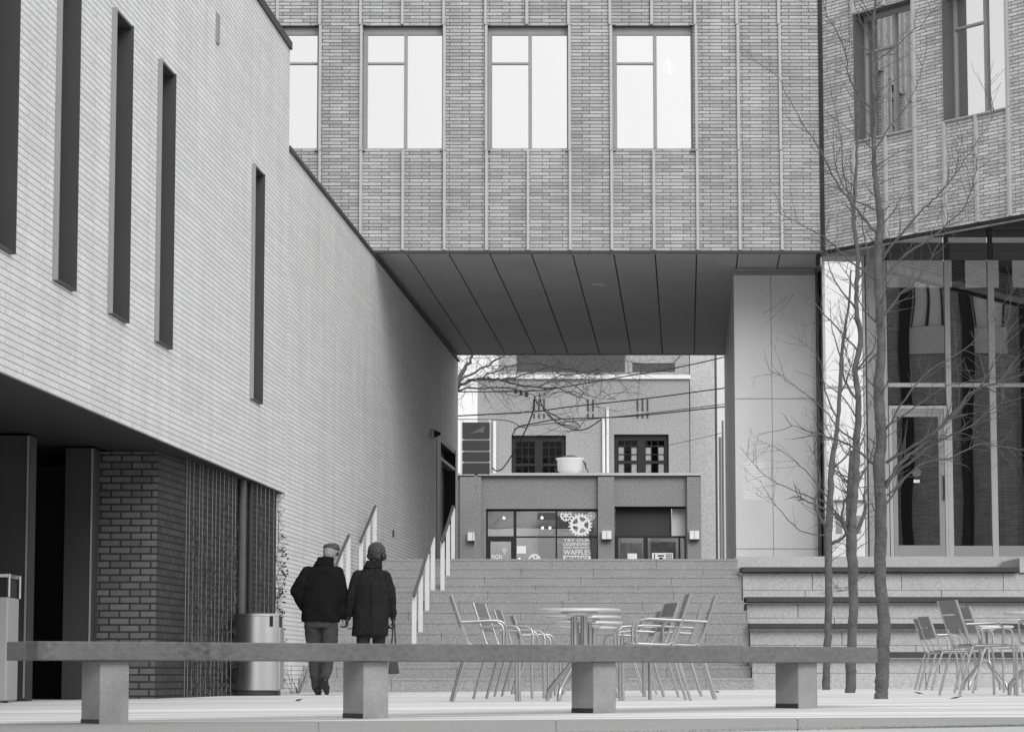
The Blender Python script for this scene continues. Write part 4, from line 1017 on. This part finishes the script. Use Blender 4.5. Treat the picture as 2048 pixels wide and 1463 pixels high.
def stain(px, Y, rad, dark):
    global cur
    c = Vector((ax0(px, Y), Y, TZ-.03)); ds = nb.nodes.new('ShaderNodeVectorMath'); ds.operation = 'DISTANCE'; ds.inputs[1].default_value = c
    nb.links.new(ge.outputs['Position'], ds.inputs[0]); ad_ = nb.nodes.new('ShaderNodeMath'); ad_.operation = 'MULTIPLY_ADD'; ad_.inputs[1].default_value = .16
    nb.links.new(nz.outputs[0], ad_.inputs[0]); nb.links.new(ds.outputs['Value'], ad_.inputs[2])
    q_ = nb.nodes.new('ShaderNodeMapRange'); q_.inputs[1].default_value = rad*.9; q_.inputs[2].default_value = rad*1.15; q_.inputs[3].default_value = dark; q_.inputs[4].default_value = 1
    nb.links.new(ad_.outputs[0], q_.inputs[0]); w_ = nb.nodes.new('ShaderNodeMath'); w_.operation = 'MULTIPLY'; nb.links.new(cur, w_.inputs[0]); nb.links.new(q_.outputs[0], w_.inputs[1]); cur = w_.outputs[0]
ax0 = lambda px, Y: (px-1024)/5575*Y
stain(372, 15.98, .20, .70); stain(408, 16.06, .20, .74); stain(60, 15.35, .19, .72)
nb.links.new(cur, pb.inputs['Base Color'])
bq('seat', 0, Lb, 0, Wb, BZ, TZ, bmat, .006)
gpo = [.0]
for px0, px1 in ((200, 258), (727, 777), (1187, 1232), (1597, 1635)):
    a, b_, c = ray(px0, 1380); q = a/b_     # leg front-left corner sits .04 behind the seat front
    O2 = PB-bn*.05; t = (q*O2.y-O2.x)/(an.x-q*an.y)
    a, b_, c = ray(px1, 1380); q = a/b_; t1 = (q*O2.y-O2.x)/(an.x-q*an.y)
    p = O2+an*t; zf = gz(p.x, p.y)-.0
    lg = bq('leg', t, t1, .05, .05+.24, zf, BZ-.002, M['leg'], .004)
    bq('foot_plate', t-.003, t1-.05, .055, .28, zf, zf+.014, M['dark'], 0, lg) if False else None
    m = MB(); c = PB+an*(t-.002)-bn*(.05+.12); m.obox((c.x, c.y, zf+.015), an*.0018, bn*.116, (0, 0, .015)); m.build('base_shoe', M['dark'], lg)

# ------------------------------------------------------------------ chairs and tables
def rot(v, a): return (v[0]*math.cos(a)-v[1]*math.sin(a), v[0]*math.sin(a)+v[1]*math.cos(a), v[2])
def make_chair(label):
    t_ = thing('patio_chair', label, 'chair', (0, 0, 0), 'metal patio chairs')
    r_ = .0125
    for s in (-1, 1):
        y = .235*s
        m = L(); m.tube([(.235, y, .455), (.262, y, .43), (.272, y, .36), (.274, y, .0)], r_, 8); m.build('leg', M['tubem'], t_)
        m = L(); m.tube([(-.13, y*.98, .45), (-.165, y, .37), (-.275, y, .0)], r_, 8); m.build('leg', M['tubem'], t_)
        m = L(); m.tube([(.165, y, .462), (.168, y*1.05, .585), (.155, y*1.07, .63), (.12, y*1.08, .655), (.06, y*1.08, .662), (-.205, y*1.02, .650)], .0115, 8); m.build('armrest', M['tubem'], t_)
    m = L()
    for s in (-1, 1):
        y = .215*s; m.tube([(.19, y, .462), (-.10, y, .452), (-.145, y, .475), (-.175, y, .55), (-.285, y, .872)], r_, 8)
    m.tube([(.19, -.215, .462), (.235, -.20, .458), (.245, -.17, .456), (.245, .17, .456), (.235, .20, .458), (.19, .215, .462)], r_, 8)
    m.tube([(-.13, -.235, .44), (-.13, .235, .44)], .01, 6)
    m.build('frame', M['tubem'], t_)
    m = L()
    for i in range(6): x = -.09+i*.055; m.box(x, -.203, .463, x+.047, .203, .473)
    m.build('seat', M['slat'], t_, .002)
    m = L(); d = Vector((-.11, 0, .322)).normalized(); nrm = Vector((.322, 0, .11)).normalized()
    for z_, h in ((.655, .055), (.79, .055)):
        f = (z_-.55)/.322; c = Vector((-.175, 0, .55))+Vector((-.11, 0, .322))*f
        m.obox(c+d*.02, d*.065, (0, .203, 0), nrm*.005)
    m.build('backrest', M['slat'], t_, .002)
    return t_
def make_table(label):
    t_ = thing('cafe_table', label, 'table', (0, 0, 0), 'round metal cafe tables')
    m = L(); m.lathe([(.001, .757), (.335, .757), (.349, .752), (.352, .742), (.348, .731), (.335, .727), (.325, .732), (.001, .732)], n=48); m.build('tabletop', M['tablem'], t_)
    m = L(); m.lathe([(.001, .731), (.16, .731), (.10, .690), (.001, .688)], n=24); m.build('top_bracket', M['steel'], t_)
    for k in range(4):
        a = R(45+90*k); pts = [(.06, 0, .69), (.06, 0, .36), (.065, 0, .33), (.085, 0, .30), (.27, 0, .115), (.30, 0, .08), (.31, 0, .04), (.31, 0, 0)]
        m = L(); m.tube([rot(p, a) for p in pts], .018, 8); m.build('leg', M['tubem'], t_)
    m = L(); m.box(-.05, -.05, .34, .05, .05, .36); m.build('leg_plate', M['steel'], t_)
    return t_
def dup(src, x, y, rz, label):
    c = src.copy(); COL.objects.link(c); c.location = (x, y, gz(x, y)); c.rotation_euler = (0, 0, rz); c['label'] = label
    for ch in src.children:
        k = ch.copy(); COL.objects.link(k); k.parent = c
        for gch in ch.children:
            kk = gch.copy(); COL.objects.link(kk); kk.parent = k
    return c
def at(o, x, y, rz): o.location = (x, y, gz(x, y)); o.rotation_euler = (0, 0, rz)
def ax(px, Y): return (px-1024)/5575*Y
bpy.context.view_layer.update()
ch0 = make_chair('metal armchair nearest on the left side of the front cafe table'); at(ch0, ax(970, 23.1), 23.1, R(3))
tb0 = make_table('front cafe table of the middle row, behind the third bench leg'); at(tb0, ax(1158, 23.1), 23.1, R(12))
for px, Y, a, lb in ((1177-10, 25.9, 40, 'second cafe table back in the middle row'), (1177, 28.7, 20, 'third cafe table back in the middle row'), (1172, 31.7, 60, 'rearmost cafe table of the middle row'),
                     (2085, 25.6, 30, 'front cafe table at the right edge of the picture'), (2070, 29.3, 10, 'rear cafe table at the right edge of the picture'), (1968, 33.0, 0, 'lone cafe table with spread feet behind the right-hand chairs')):
    dup(tb0, ax(px, Y), Y, R(a), lb)
for px, Y, a, lb in (
    (1309, 22.9, 181, 'metal armchair nearest on the right side of the front cafe table'),
    (1364, 23.6, 178, 'metal armchair drawn back just right of the nearest right-hand one'),
    (1018, 25.6, -14, 'left armchair of the second cafe table, its back turned partly to us'),
    (1050, 28.3, -9, 'left armchair at the third cafe table in the middle row'),
    (1075, 31.2, 4, 'left armchair at the rearmost cafe table in the middle row'),
    (1285, 25.9, 194, 'right armchair at the second cafe table with its slatted back showing'),
    (1345, 26.8, 176, 'right armchair standing behind the drawn-back one'),
    (1268, 29.2, 186, 'right armchair at the third cafe table in the middle row'),
    (1350, 30.5, 178, 'far right-hand armchair of the middle row, near the terrace end'),
    (1238, 32.0, 180, 'right armchair at the rearmost cafe table in the middle row'),
    (1882, 34.5, 8, 'farthest left of the right-hand group of armchairs, by the timber tiers'),
    (1893, 33.3, 10, 'armchair half a step nearer than the farthest of the right group'),
    (1952, 25.9, 14, 'nearest armchair of the right-hand group, tall slatted back at its left'),
    (1975, 28.6, 14, 'armchair directly behind the nearest one of the right-hand group'),
    (2105, 24.6, 100, 'armchair cut by the right edge of the picture')):
    dup(ch0, ax(px, Y), Y, R(a), lb)

# ------------------------------------------------------------------ bins
Yb_ = 32.1; xb0, xb1 = ax(459, Yb_), ax(557, Yb_); zb_ = gz(xb0, Yb_)
rb = thing('steel_bin', 'round-cornered stainless steel recycling bin at the end of the dark brick wall', 'bin', ((xb0+xb1)/2, Yb_+.3, zb_))
def dplan(gw, n_=20, sk=0):
    r_ = .27; x0, x1, y0, y1 = xb0+gw, xb1-gw, Yb_+gw, Yb_+.56-gw; r_ -= gw; pts = []
    for k in range(n_+1): a = math.pi*1.5-math.pi*k/n_; pts.append((x0+r_+r_*math.cos(a), (y0+y1)/2+(y1-y0)/2*math.sin(a)))
    pts += [(x1, y1), (x1, y0)]; return pts[::-1]
ztop = P(500, 1226, Yb_)[1]
m = MB(); m.prism(dplan(.015), zb_, zb_+.06, True); m.build('plinth', M['dark'], rb)
m = MB(); m.prism(dplan(0), zb_+.065, ztop-.03, True); m.build('drum', M['steel'], rb)
m = MB(); m.prism(dplan(-.006), ztop-.028, ztop, True); m.build('lid', M['steel'], rb, .004)
m = MB(); x, z = P(543, 1241, Yb_); m.box(x-.018, Yb_-.004, z-.065, x+.018, Yb_+.01, z+.065); m.build('slot', M['black'], rb)
m = MB(); m.box(xb1-.01, Yb_+.2, z-.07, xb1+.004, Yb_+.42, z+.06); m.build('slot', M['black'], rb)
m = MB(); m.box(xb1+.001, Yb_+.01, zb_+.08, xb1+.02, Yb_+.56, ztop-.16); m.build('side_panel', M['bin'], rb, .004)
Y = 25.0; x1 = ax(37, Y+.55); x0 = x1-.62; zf = gz(x1, Y); z = lambda py: P(20, py, Y)[1]
lb_ = thing('litter_bin', 'pale steel litter bin with a dark opening at the left edge', 'bin', ((x0+x1)/2, Y+.3, zf))
m = MB(); m.box(x0, Y, z(1401), x1, Y+.55, z(1193)); m.build('body', M['bin'], lb_, .015)
m = MB(); m.box(x0+.02, Y+.02, z(1192), x1-.02, Y+.53, z(1155)); m.build('opening', M['black'], lb_)
m = MB(); m.box(x0, Y-.005, z(1154), x1-.005, Y+.55, z(1146)); m.build('lid', M['steel'], lb_, .006)
m = MB()
for yy in (Y-.008, Y+.54): m.box(x1+.001, yy, z(1193), x1+.014, yy+.014, z(1147))
m.build('rim_post', M['paint'], lb_)
m = MB(); m.box(x0+.05, Y+.05, zf+.01, x1-.07, Y+.5, z(1402)); m.build('base', M['frame'], lb_)
m = MB(); m.box(x1-.12, Y+.03, zf, x1-.07, Y+.08, zf+.02); m.box(x0+.07, Y+.03, zf, x0+.12, Y+.08, zf+.02); m.box(x1-.12, Y+.44, zf, x1-.07, Y+.49, zf+.02); m.build('foot', M['black'], lb_)
# dry plant at the foot of the white wall
rnd = random.Random(2); x, Yq = ax(588, 35.8), 35.8
pl = MB()
for i in range(16):
    a = rnd.uniform(0, 6.28); grow(pl, Vector((x+rnd.uniform(-.04, .08), Yq+rnd.uniform(-.2, .2), gz(x, Yq))), Vector((math.cos(a)*.5+.1, math.sin(a)*.5, 1)).normalized(), rnd.uniform(.2, .55), .004, rnd, 1)
tag(relocal(pl.build('dry_plant', M['twig'])), 'small leafless plant between the steel bin and the stairs', 'plant')

rnd = random.Random(12)
for px, Yl, lb in ((1835, 27.0, 'curled dry leaf on the paving by the right-hand chairs'), (1432, 31.0, 'dry leaf on the paving near the foot of the stairs'), (1590, 21.0, 'dry leaf on the paving behind the right end of the long bench'), (600, 24.0, 'dry leaf on the paving in front of the walking couple'), (1910, 22.0, 'lone dry leaf on the open paving at the far right')):
    x = ax(px, Yl); z = gz(x, Yl); m = MB(); a = rnd.uniform(0, 6.28); c = Vector((x, Yl, z+.006)); d = Vector((math.cos(a), math.sin(a), 0)); e = Vector((-d.y, d.x, 0))
    m.add([c-d*.06, c-e*.03+Vector((0, 0, .018)), c+d*.055+Vector((0, 0, .022)), c+e*.032+Vector((0, 0, .015)), c+Vector((0, 0, .004))], [(0,1,4), (1,2,4), (2,3,4), (3,0,4)])
    tag(relocal(m.build('fallen_leaf', M['leaf'])), lb, 'leaf', 'dry leaves on the paving')

# ------------------------------------------------------------------ the walking couple
def vox(mb, name, m_, parent, vs=.012, smooth=6, fold=0, fs=.25):
    o = mb.build('tmp_shape', m_, None); rm = o.modifiers.new('r', 'REMESH'); rm.mode = 'VOXEL'; rm.voxel_size = vs; rm.use_smooth_shade = True
    s_ = o.modifiers.new('s', 'SMOOTH'); s_.iterations = smooth; s_.factor = .5
    if fold:
        tx = bpy.data.textures.new('folds', 'CLOUDS'); tx.noise_scale = fs; dp = o.modifiers.new('d', 'DISPLACE'); dp.texture = tx; dp.strength = fold; dp.mid_level = .5
    dg = bpy.context.evaluated_depsgraph_get(); me = bpy.data.meshes.new_from_object(o.evaluated_get(dg)); bpy.data.objects.remove(o)
    for p in me.polygons: p.use_smooth = True
    me.name = name; me.materials.clear(); me.materials.append(m_)
    ob = bpy.data.objects.new(name, me); COL.objects.link(ob); ob.parent = parent; return ob
def limb(m, pts, rs, n_=12):
    m.tube(pts, rs, n_)
    for p, r_ in zip(pts, rs): m.ball(p, r_*.99, 8)
def torso(m, rings, n_=24):       # rings: (cx, cy, z, rx, ry)
    vs = [(cx+rx*math.copysign(abs(math.cos(2*math.pi*k/n_))**.85, math.cos(2*math.pi*k/n_)), cy+ry*math.copysign(abs(math.sin(2*math.pi*k/n_))**.85, math.sin(2*math.pi*k/n_)), z) for cx, cy, z, rx, ry in rings for k in range(n_)]
    fs = [(i*n_+k, i*n_+(k+1) % n_, (i+1)*n_+(k+1) % n_, (i+1)*n_+k) for i in range(len(rings)-1) for k in range(n_)]
    fs += [tuple(range(n_-1, -1, -1)), tuple(range((len(rings)-1)*n_, len(rings)*n_))]; m.add(vs, fs, True)
def hand(m, wrist, d, palm_n, side, curl=.6, sc=1.0):
    # d: direction of fingers, palm_n: palm normal, side: direction from little finger to thumb
    wv = Vector(wrist); d = Vector(d).normalized(); pn = Vector(palm_n).normalized(); sd_ = Vector(side).normalized()
    for k in (-1, -.33, .33, 1): limb(m, [wv, wv+d*.045*sc+sd_*.026*k*sc, wv+d*.085*sc+sd_*.030*k*sc], [.020*sc, .015*sc, .012*sc], 8)
    for k, ln in ((1, .070), (.33, .080), (-.33, .074), (-1, .058)):
        p = wv+d*.085*sc+sd_*.030*k*sc; l = ln*sc; a = p+(d*math.cos(curl)+pn*math.sin(curl))*l*.45
        b_ = a+(d*math.cos(curl*1.9)+pn*math.sin(curl*1.9))*l*.32; c = b_+(d*math.cos(curl*2.6)+pn*math.sin(curl*2.6))*l*.26
        limb(m, [p, a, b_, c], [.0095*sc, .009*sc, .0082*sc, .0072*sc], 8)
    t0 = wv+d*.02*sc+sd_*.026*sc; t1 = t0+(d*.6+sd_*.6+pn*.35)*.045*sc; t2 = t1+(d*.85+pn*.4)*.035*sc; limb(m, [t0, t1, t2], [.012*sc, .0105*sc, .009*sc], 8)
def head(m, c, fwd, tilt, sc=1.0):
    # c = centre of the skull, facing +Y rotated by fwd radians, nodding by tilt
    M3 = Matrix.Rotation(fwd, 3, 'Z') @ Matrix.Rotation(-tilt, 3, 'X'); c = Vector(c)
    def q(x, y, z): return c+M3 @ Vector((x*sc, y*sc, z*sc))
    m.ball(q(0, -.012, .02), .092*sc, 12, .86, 1.02, 1.05); m.ball(q(0, .02, -.035), .072*sc, 10, .88, 1.0, 1.15); m.ball(q(0, .062, -.085), .030*sc, 8)
    limb(m, [q(0, .082, .012), q(0, .108, -.022)], [.010*sc, .015*sc], 8)            # nose
    m.ball(q(0, .09, -.052), .016*sc, 6, 1.5, .7, .5)                                 # lips
    for s in (-1, 1):
        m.ball(q(.08*s, -.002, -.005), .026*sc, 8, .4, .8, 1.2)                       # ears
        m.ball(q(.032*s, .077, .012), .013*sc, 6)                                     # eyes
        m.ball(q(.034*s, .079, .028), .012*sc, 6, 1.6, .7, .6)
    return q
YP = 32.4; kx = YP/5575
# ---- man (local metres: x right, y away from the camera, z up)
xm_, zm_ = ax(642, YP), gz(ax(642, YP), YP)
man = thing('person', 'man in a dark jacket and flat cap, hand in pocket, walking away', 'person', (xm_, YP, zm_))
def mk(px, py): return ((px-642)*kx, (1388-py)*kx*1.0)
b_ = L()
torso(b_, [(0, 0, .84, .15, .10), (0, 0, .95, .155, .105), (0, .02, 1.1, .15, .10), (0, .04, 1.28, .17, .11), (0, .05, 1.39, .16, .10), (.01, .05, 1.46, .10, .075), (.04, .06, 1.53, .05, .05)])
limb(b_, [(.05, .06, 1.50), (.085, .085, 1.60)], [.058, .055])
hq = head(b_, (.105, .115, 1.655), -.35, .35, .98)
hipL, kneeL, ankL = (-.09, 0, .88), (-.075, .10, .47), (-.03, .02, .08)
hipR, kneeR, ankR = (.09, 0, .88), (.095, .04, .48), (.062, -.20, .185)
limb(b_, [hipL, kneeL, ankL], [.075, .05, .034]); limb(b_, [hipR, kneeR, ankR], [.075, .05, .034])
limb(b_, [ankL, (-.03, .12, .035)], [.034, .022]); limb(b_, [ankR, (.066, -.15, .10)], [.034, .024])
shL, elL, wrL = (-.165, .05, 1.415), (-.292, -.03, 1.20), (-.205, .08, 1.03)
shR, elR, wrR = (.175, .05, 1.415), (.245, .03, 1.16), (.262, .06, .865)
limb(b_, [shL, elL, wrL], [.042, .04, .028]); limb(b_, [shR, elR, wrR], [.042, .04, .028])
hand(b_, wrL, (.5, .5, -.7), (1, 0, 0), (0, 1, .3), .4); hand(b_, wrR, (.25, .02, -.95), (.9, .2, .2), (0, 1, 0), .75)
body = vox(b_, 'body', M['skin'], man, .0065, 3)
c_ = L()
torso(c_, [(-.005, 0, .845, .222, .155), (-.005, 0, .95, .222, .155), (-.005, .01, 1.1, .222, .150), (.0, .03, 1.25, .222, .150), (.0, .045, 1.36, .220, .142), (.005, .05, 1.43, .185, .125), (.02, .055, 1.49, .125, .10), (.04, .06, 1.535, .08, .08)])
limb(c_, [shL, (-.235, .0, 1.31), elL, (-.25, .02, 1.11), (-.19, .06, 1.01)], [.085, .082, .074, .074, .070]); limb(c_, [shR, elR, (.262, .055, .92)], [.085, .072, .056])
vox(c_, 'jacket', M['coat1'], man, .011, 5, .032, .16)
c_ = L(); torso(c_, [(.02, .052, 1.50, .125, .10), (.04, .06, 1.56, .10, .09), (.045, .062, 1.60, .095, .085)]); vox(c_, 'collar', M['coat1'], man, .008, 4, .008, .05)
c_ = L()
torso(c_, [(0, 0, .78, .175, .125), (0, 0, .92, .18, .13)])
limb(c_, [(-.095, 0, .84), (-.088, .06, .66), (-.08, .10, .47), (-.062, .05, .25), (-.04, .02, .09)], [.105, .098, .082, .068, .060])
limb(c_, [(.095, 0, .84), (.10, .02, .66), (.095, .01, .46), (.078, -.08, .32), (.062, -.185, .215)], [.105, .098, .082, .070, .062])
vox(c_, 'trousers', M['trouser'], man, .010, 4, .03, .10)
def shoe(name, heel, toe, h=.05, tilt=None):
    s_ = L(); hv, tv = Vector(heel), Vector(toe); mid = hv.lerp(tv, .6)
    limb(s_, [hv, hv.lerp(tv, .35), mid, tv], [.043, .040, .047, .032]); return vox(s_, name, M['shoe'], man if name == 'shoe' else None, .008, 3)
s_ = shoe('shoe', (-.03, -.03, .045), (-.035, .19, .035)); s_ = shoe('shoe', (.062, -.225, .165), (.080, -.11, .032))
m = L(); limb(m, [hq(0, -.04, -.01), hq(0, -.055, -.045)], [.083, .07]); m2 = vox(m, 'hair', M['hair'], body, .008, 2, .006, .03)
m = L(); q = hq
m.ball(q(0, -.015, .055), .108, 12, .92, 1.05, .52); m.ball(q(0, .03, .05), .10, 10, .85, 1.1, .35)
vox(m, 'flat_cap', M['cap'], man, .008, 3, .012, .06)
m = L(); m.ball(q(.086, -.0, -.02), .028, 8, .5, 1, 1); vox(m, 'ear_warmer', M['shoe'], man, .006, 2)
# ---- woman
xw_, zw_ = ax(742, YP-.02), gz(ax(742, YP), YP)
wo = thing('person', 'person in a long charcoal coat and knit hat carrying a bag', 'person', (xw_, YP-.02, zw_))
b_ = L()
torso(b_, [(0, 0, .84, .155, .105), (0, 0, .95, .15, .10), (0, .01, 1.1, .14, .095), (0, .03, 1.28, .16, .10), (0, .04, 1.39, .165, .10), (.01, .04, 1.46, .10, .07), (.02, .05, 1.50, .05, .05)])
limb(b_, [(.02, .045, 1.46), (.045, .06, 1.56)], [.05, .05]); hq = head(b_, (.06, .075, 1.625), -.5, .22, .94)
limb(b_, [(-.085, 0, .86), (-.08, -.04, .46), (-.075, -.13, .09)], [.07, .047, .032]); limb(b_, [(.085, 0, .86), (.08, .10, .46), (.075, .08, .08)], [.07, .047, .032])
limb(b_, [(-.075, -.13, .09), (-.075, .0, .035)], [.032, .026]); limb(b_, [(.075, .08, .08), (.075, .21, .03)], [.032, .026])
sL, eL, wL = (-.155, .04, 1.37), (-.235, .0, 1.13), (-.268, .05, .885)
sR, eR, wR = (.155, .04, 1.37), (.225, .0, 1.12), (.255, .06, .875)
limb(b_, [sL, eL, wL], [.046, .037, .026]); limb(b_, [sR, eR, wR], [.046, .037, .026])
hand(b_, wL, (-.2, .02, -.95), (-.9, -.1, .1), (0, 1, 0), .75, .92); hand(b_, wR, (.05, 0, -1), (-.9, 0, 0), (0, 1, 0), 1.0, .92)
body2 = vox(b_, 'body', M['skin'], wo, .0065, 3)
c_ = L()
torso(c_, [(-.01, 0, .675, .212, .155), (-.008, 0, .80, .212, .155), (-.005, 0, .95, .207, .15), (0, .01, 1.1, .20, .145), (.0, .03, 1.25, .205, .145), (.0, .04, 1.34, .195, .13), (.005, .045, 1.41, .155, .11), (.02, .05, 1.49, .085, .08), (.025, .05, 1.51, .07, .07)])
limb(c_, [sL, eL, (-.262, .045, .94)], [.074, .062, .050]); limb(c_, [sR, (.215, .02, 1.22), eR, (.248, .05, .93)], [.074, .068, .062, .050])
coat = vox(c_, 'coat', M['coat2'], wo, .011, 5, .028, .2)
m = L(); m.box(.004, -.158, .69, .009, -.150, 1.30); m.build('back_seam', M['coat1'], coat)
c_ = L(); torso(c_, [(.01, .045, 1.46, .115, .10), (.025, .05, 1.52, .10, .09), (.035, .055, 1.555, .09, .085)]); vox(c_, 'collar', M['coat2'], wo, .008, 4, .01, .05)
c_ = L(); torso(c_, [(0, 0, .66, .165, .115), (0, 0, .86, .17, .12)])
limb(c_, [(-.09, 0, .72), (-.085, -.03, .46), (-.075, -.11, .13)], [.085, .068, .058]); limb(c_, [(.09, 0, .72), (.085, .09, .46), (.075, .08, .12)], [.085, .068, .058])
vox(c_, 'trousers', M['trouser2'], wo, .010, 4, .02, .1)
for hl, to in (((-.075, -.14, .05), (-.078, .06, .032)), ((.075, .06, .045), (.078, .26, .032))):
    s_ = L(); hv, tv = Vector(hl), Vector(to); limb(s_, [hv, hv.lerp(tv, .35), hv.lerp(tv, .6), tv], [.040, .037, .043, .03]); vox(s_, 'shoe', M['shoe'], wo, .008, 3)
m = L(); m.ball(hq(0, -.018, .035), .113, 12, .95, 1.03, .98); limb(m, [hq(-.06, -.04, -.03), hq(.06, -.04, -.03)], [.05, .05]); vox(m, 'knit_hat', M['hat'], wo, .008, 3, .014, .035)
m = L(); m.ball(hq(.105, -.015, -.03), .052, 10, .8, 1, 1); m.ball(hq(-.085, -.0, -.03), .045, 10, .5, 1, 1); vox(m, 'ear_muff', M['shoe'], wo, .007, 2, .008, .03)
m = L(); torso(m, [(wL[0], wL[1], .93, .036, .036), (wL[0]-.004, wL[1], .875, .034, .034)]); 
m = L(); hand(m, wL, (-.2, .02, -.95), (-.9, -.1, .1), (0, 1, 0), .75, 1.0); limb(m, [(-.262, .045, .93), wL], [.036, .033]); vox(m, 'glove', M['shoe'], wo, .0065, 2)
for (nm, wrist) in (('glove', wR),):
    m = L(); hand(m, wR, (.05, 0, -1), (-.9, 0, 0), (0, 1, 0), 1.0, 1.06); limb(m, [(.252, .055, .92), wR], [.036, .033]); vox(m, 'glove', M['shoe'], wo, .0065, 2)
# handbag
bgx, bgz = xw_+.262, zw_
bagt = thing('handbag', 'dark narrow handbag hanging on long straps from the person in the coat', 'bag', (bgx, YP+.02, zw_+.24))
m = L(); m.add([(-.055, -.16, 0), (.065, -.16, 0), (.065, .16, 0), (-.055, .16, 0), (-.035, -.13, .24), (.028, -.13, .24), (.028, .13, .24), (-.035, .13, .24)],
  [(0,3,2,1),(4,5,6,7),(0,1,5,4),(1,2,6,5),(2,3,7,6),(3,0,4,7)]); m.build('bag_body', M['bag'], bagt, .012)
for sx_, tx_ in ((-.030, -.006), (.024, .012)):
    m = L(); m.tube([(sx_, -.09, .23), (sx_*.8, -.06, .36), (tx_, -.01, .54), (tx_, .03, .575), (tx_, .06, .54), (sx_*.8, .10, .36), (sx_, .12, .23)], .006, 6); m.build('strap', M['shoe'], bagt)

# ------------------------------------------------------------------ building behind the camera, seen only in the dark glass
ob_ = thing('opposite_building', 'brick building with ribbed bays, seen only reflected in the dark glass front', 'building', (20, -12, 0))
Yo = -12.0; hl = []
Dv = GY+(GY-Yo)
def op(px, py): x, z = P(px, py, Dv); return x, z
for a, b in ((1823, 1886), (1945, 2010), (2065, 2128), (1690, 1750)):
    x0, z1 = op(a, 545); x1, z0 = op(b, 655); hl.append((x0, z0, x1, z1))
m = MB(); m.wall((0, Yo, 0), (1, 0, 0), (0, -1, 0), 5.5, 30, -.3, 16.2, hl, .4); m.build('brick_facade', M['facade'], ob_)
m = MB(); m.box(5.5, -22, -.3, 30, Yo-.45, 16.1); m.build('building_core', M['interior'], ob_)
for (x0, z0, x1, z1) in hl:
    m = MB(); xm = (x0+x1)/2; m.box(x0, Yo-.15, z0, x0+.06, Yo-.1, z1); m.box(x1-.06, Yo-.15, z0, x1, Yo-.1, z1); m.box(xm-.05, Yo-.15, z0, xm+.05, Yo-.1, z1)
    wf = m.build('window', M['dark'], ob_); m = MB(); m.box(x0, Yo-.2, z0, x1, Yo-.18, z1); m.build('pane', M['blind'], wf)
    m = MB(); m.box(x0-.1, Yo+.01, z0-1.0, x1+.1, Yo+.06, z0-.02); m.build('spandrel', M['panel'], ob_)
    m = MB(); m.box(x0-.5, Yo+.001, 1, x0-.1, Yo+.25, 16); m.build('facade_rib', M['black'], ob_)

for o in BASES:
    if '_base' in o.keys(): del o['_base']
for o in S.objects:
    if '_base' in o.keys(): del o['_base']
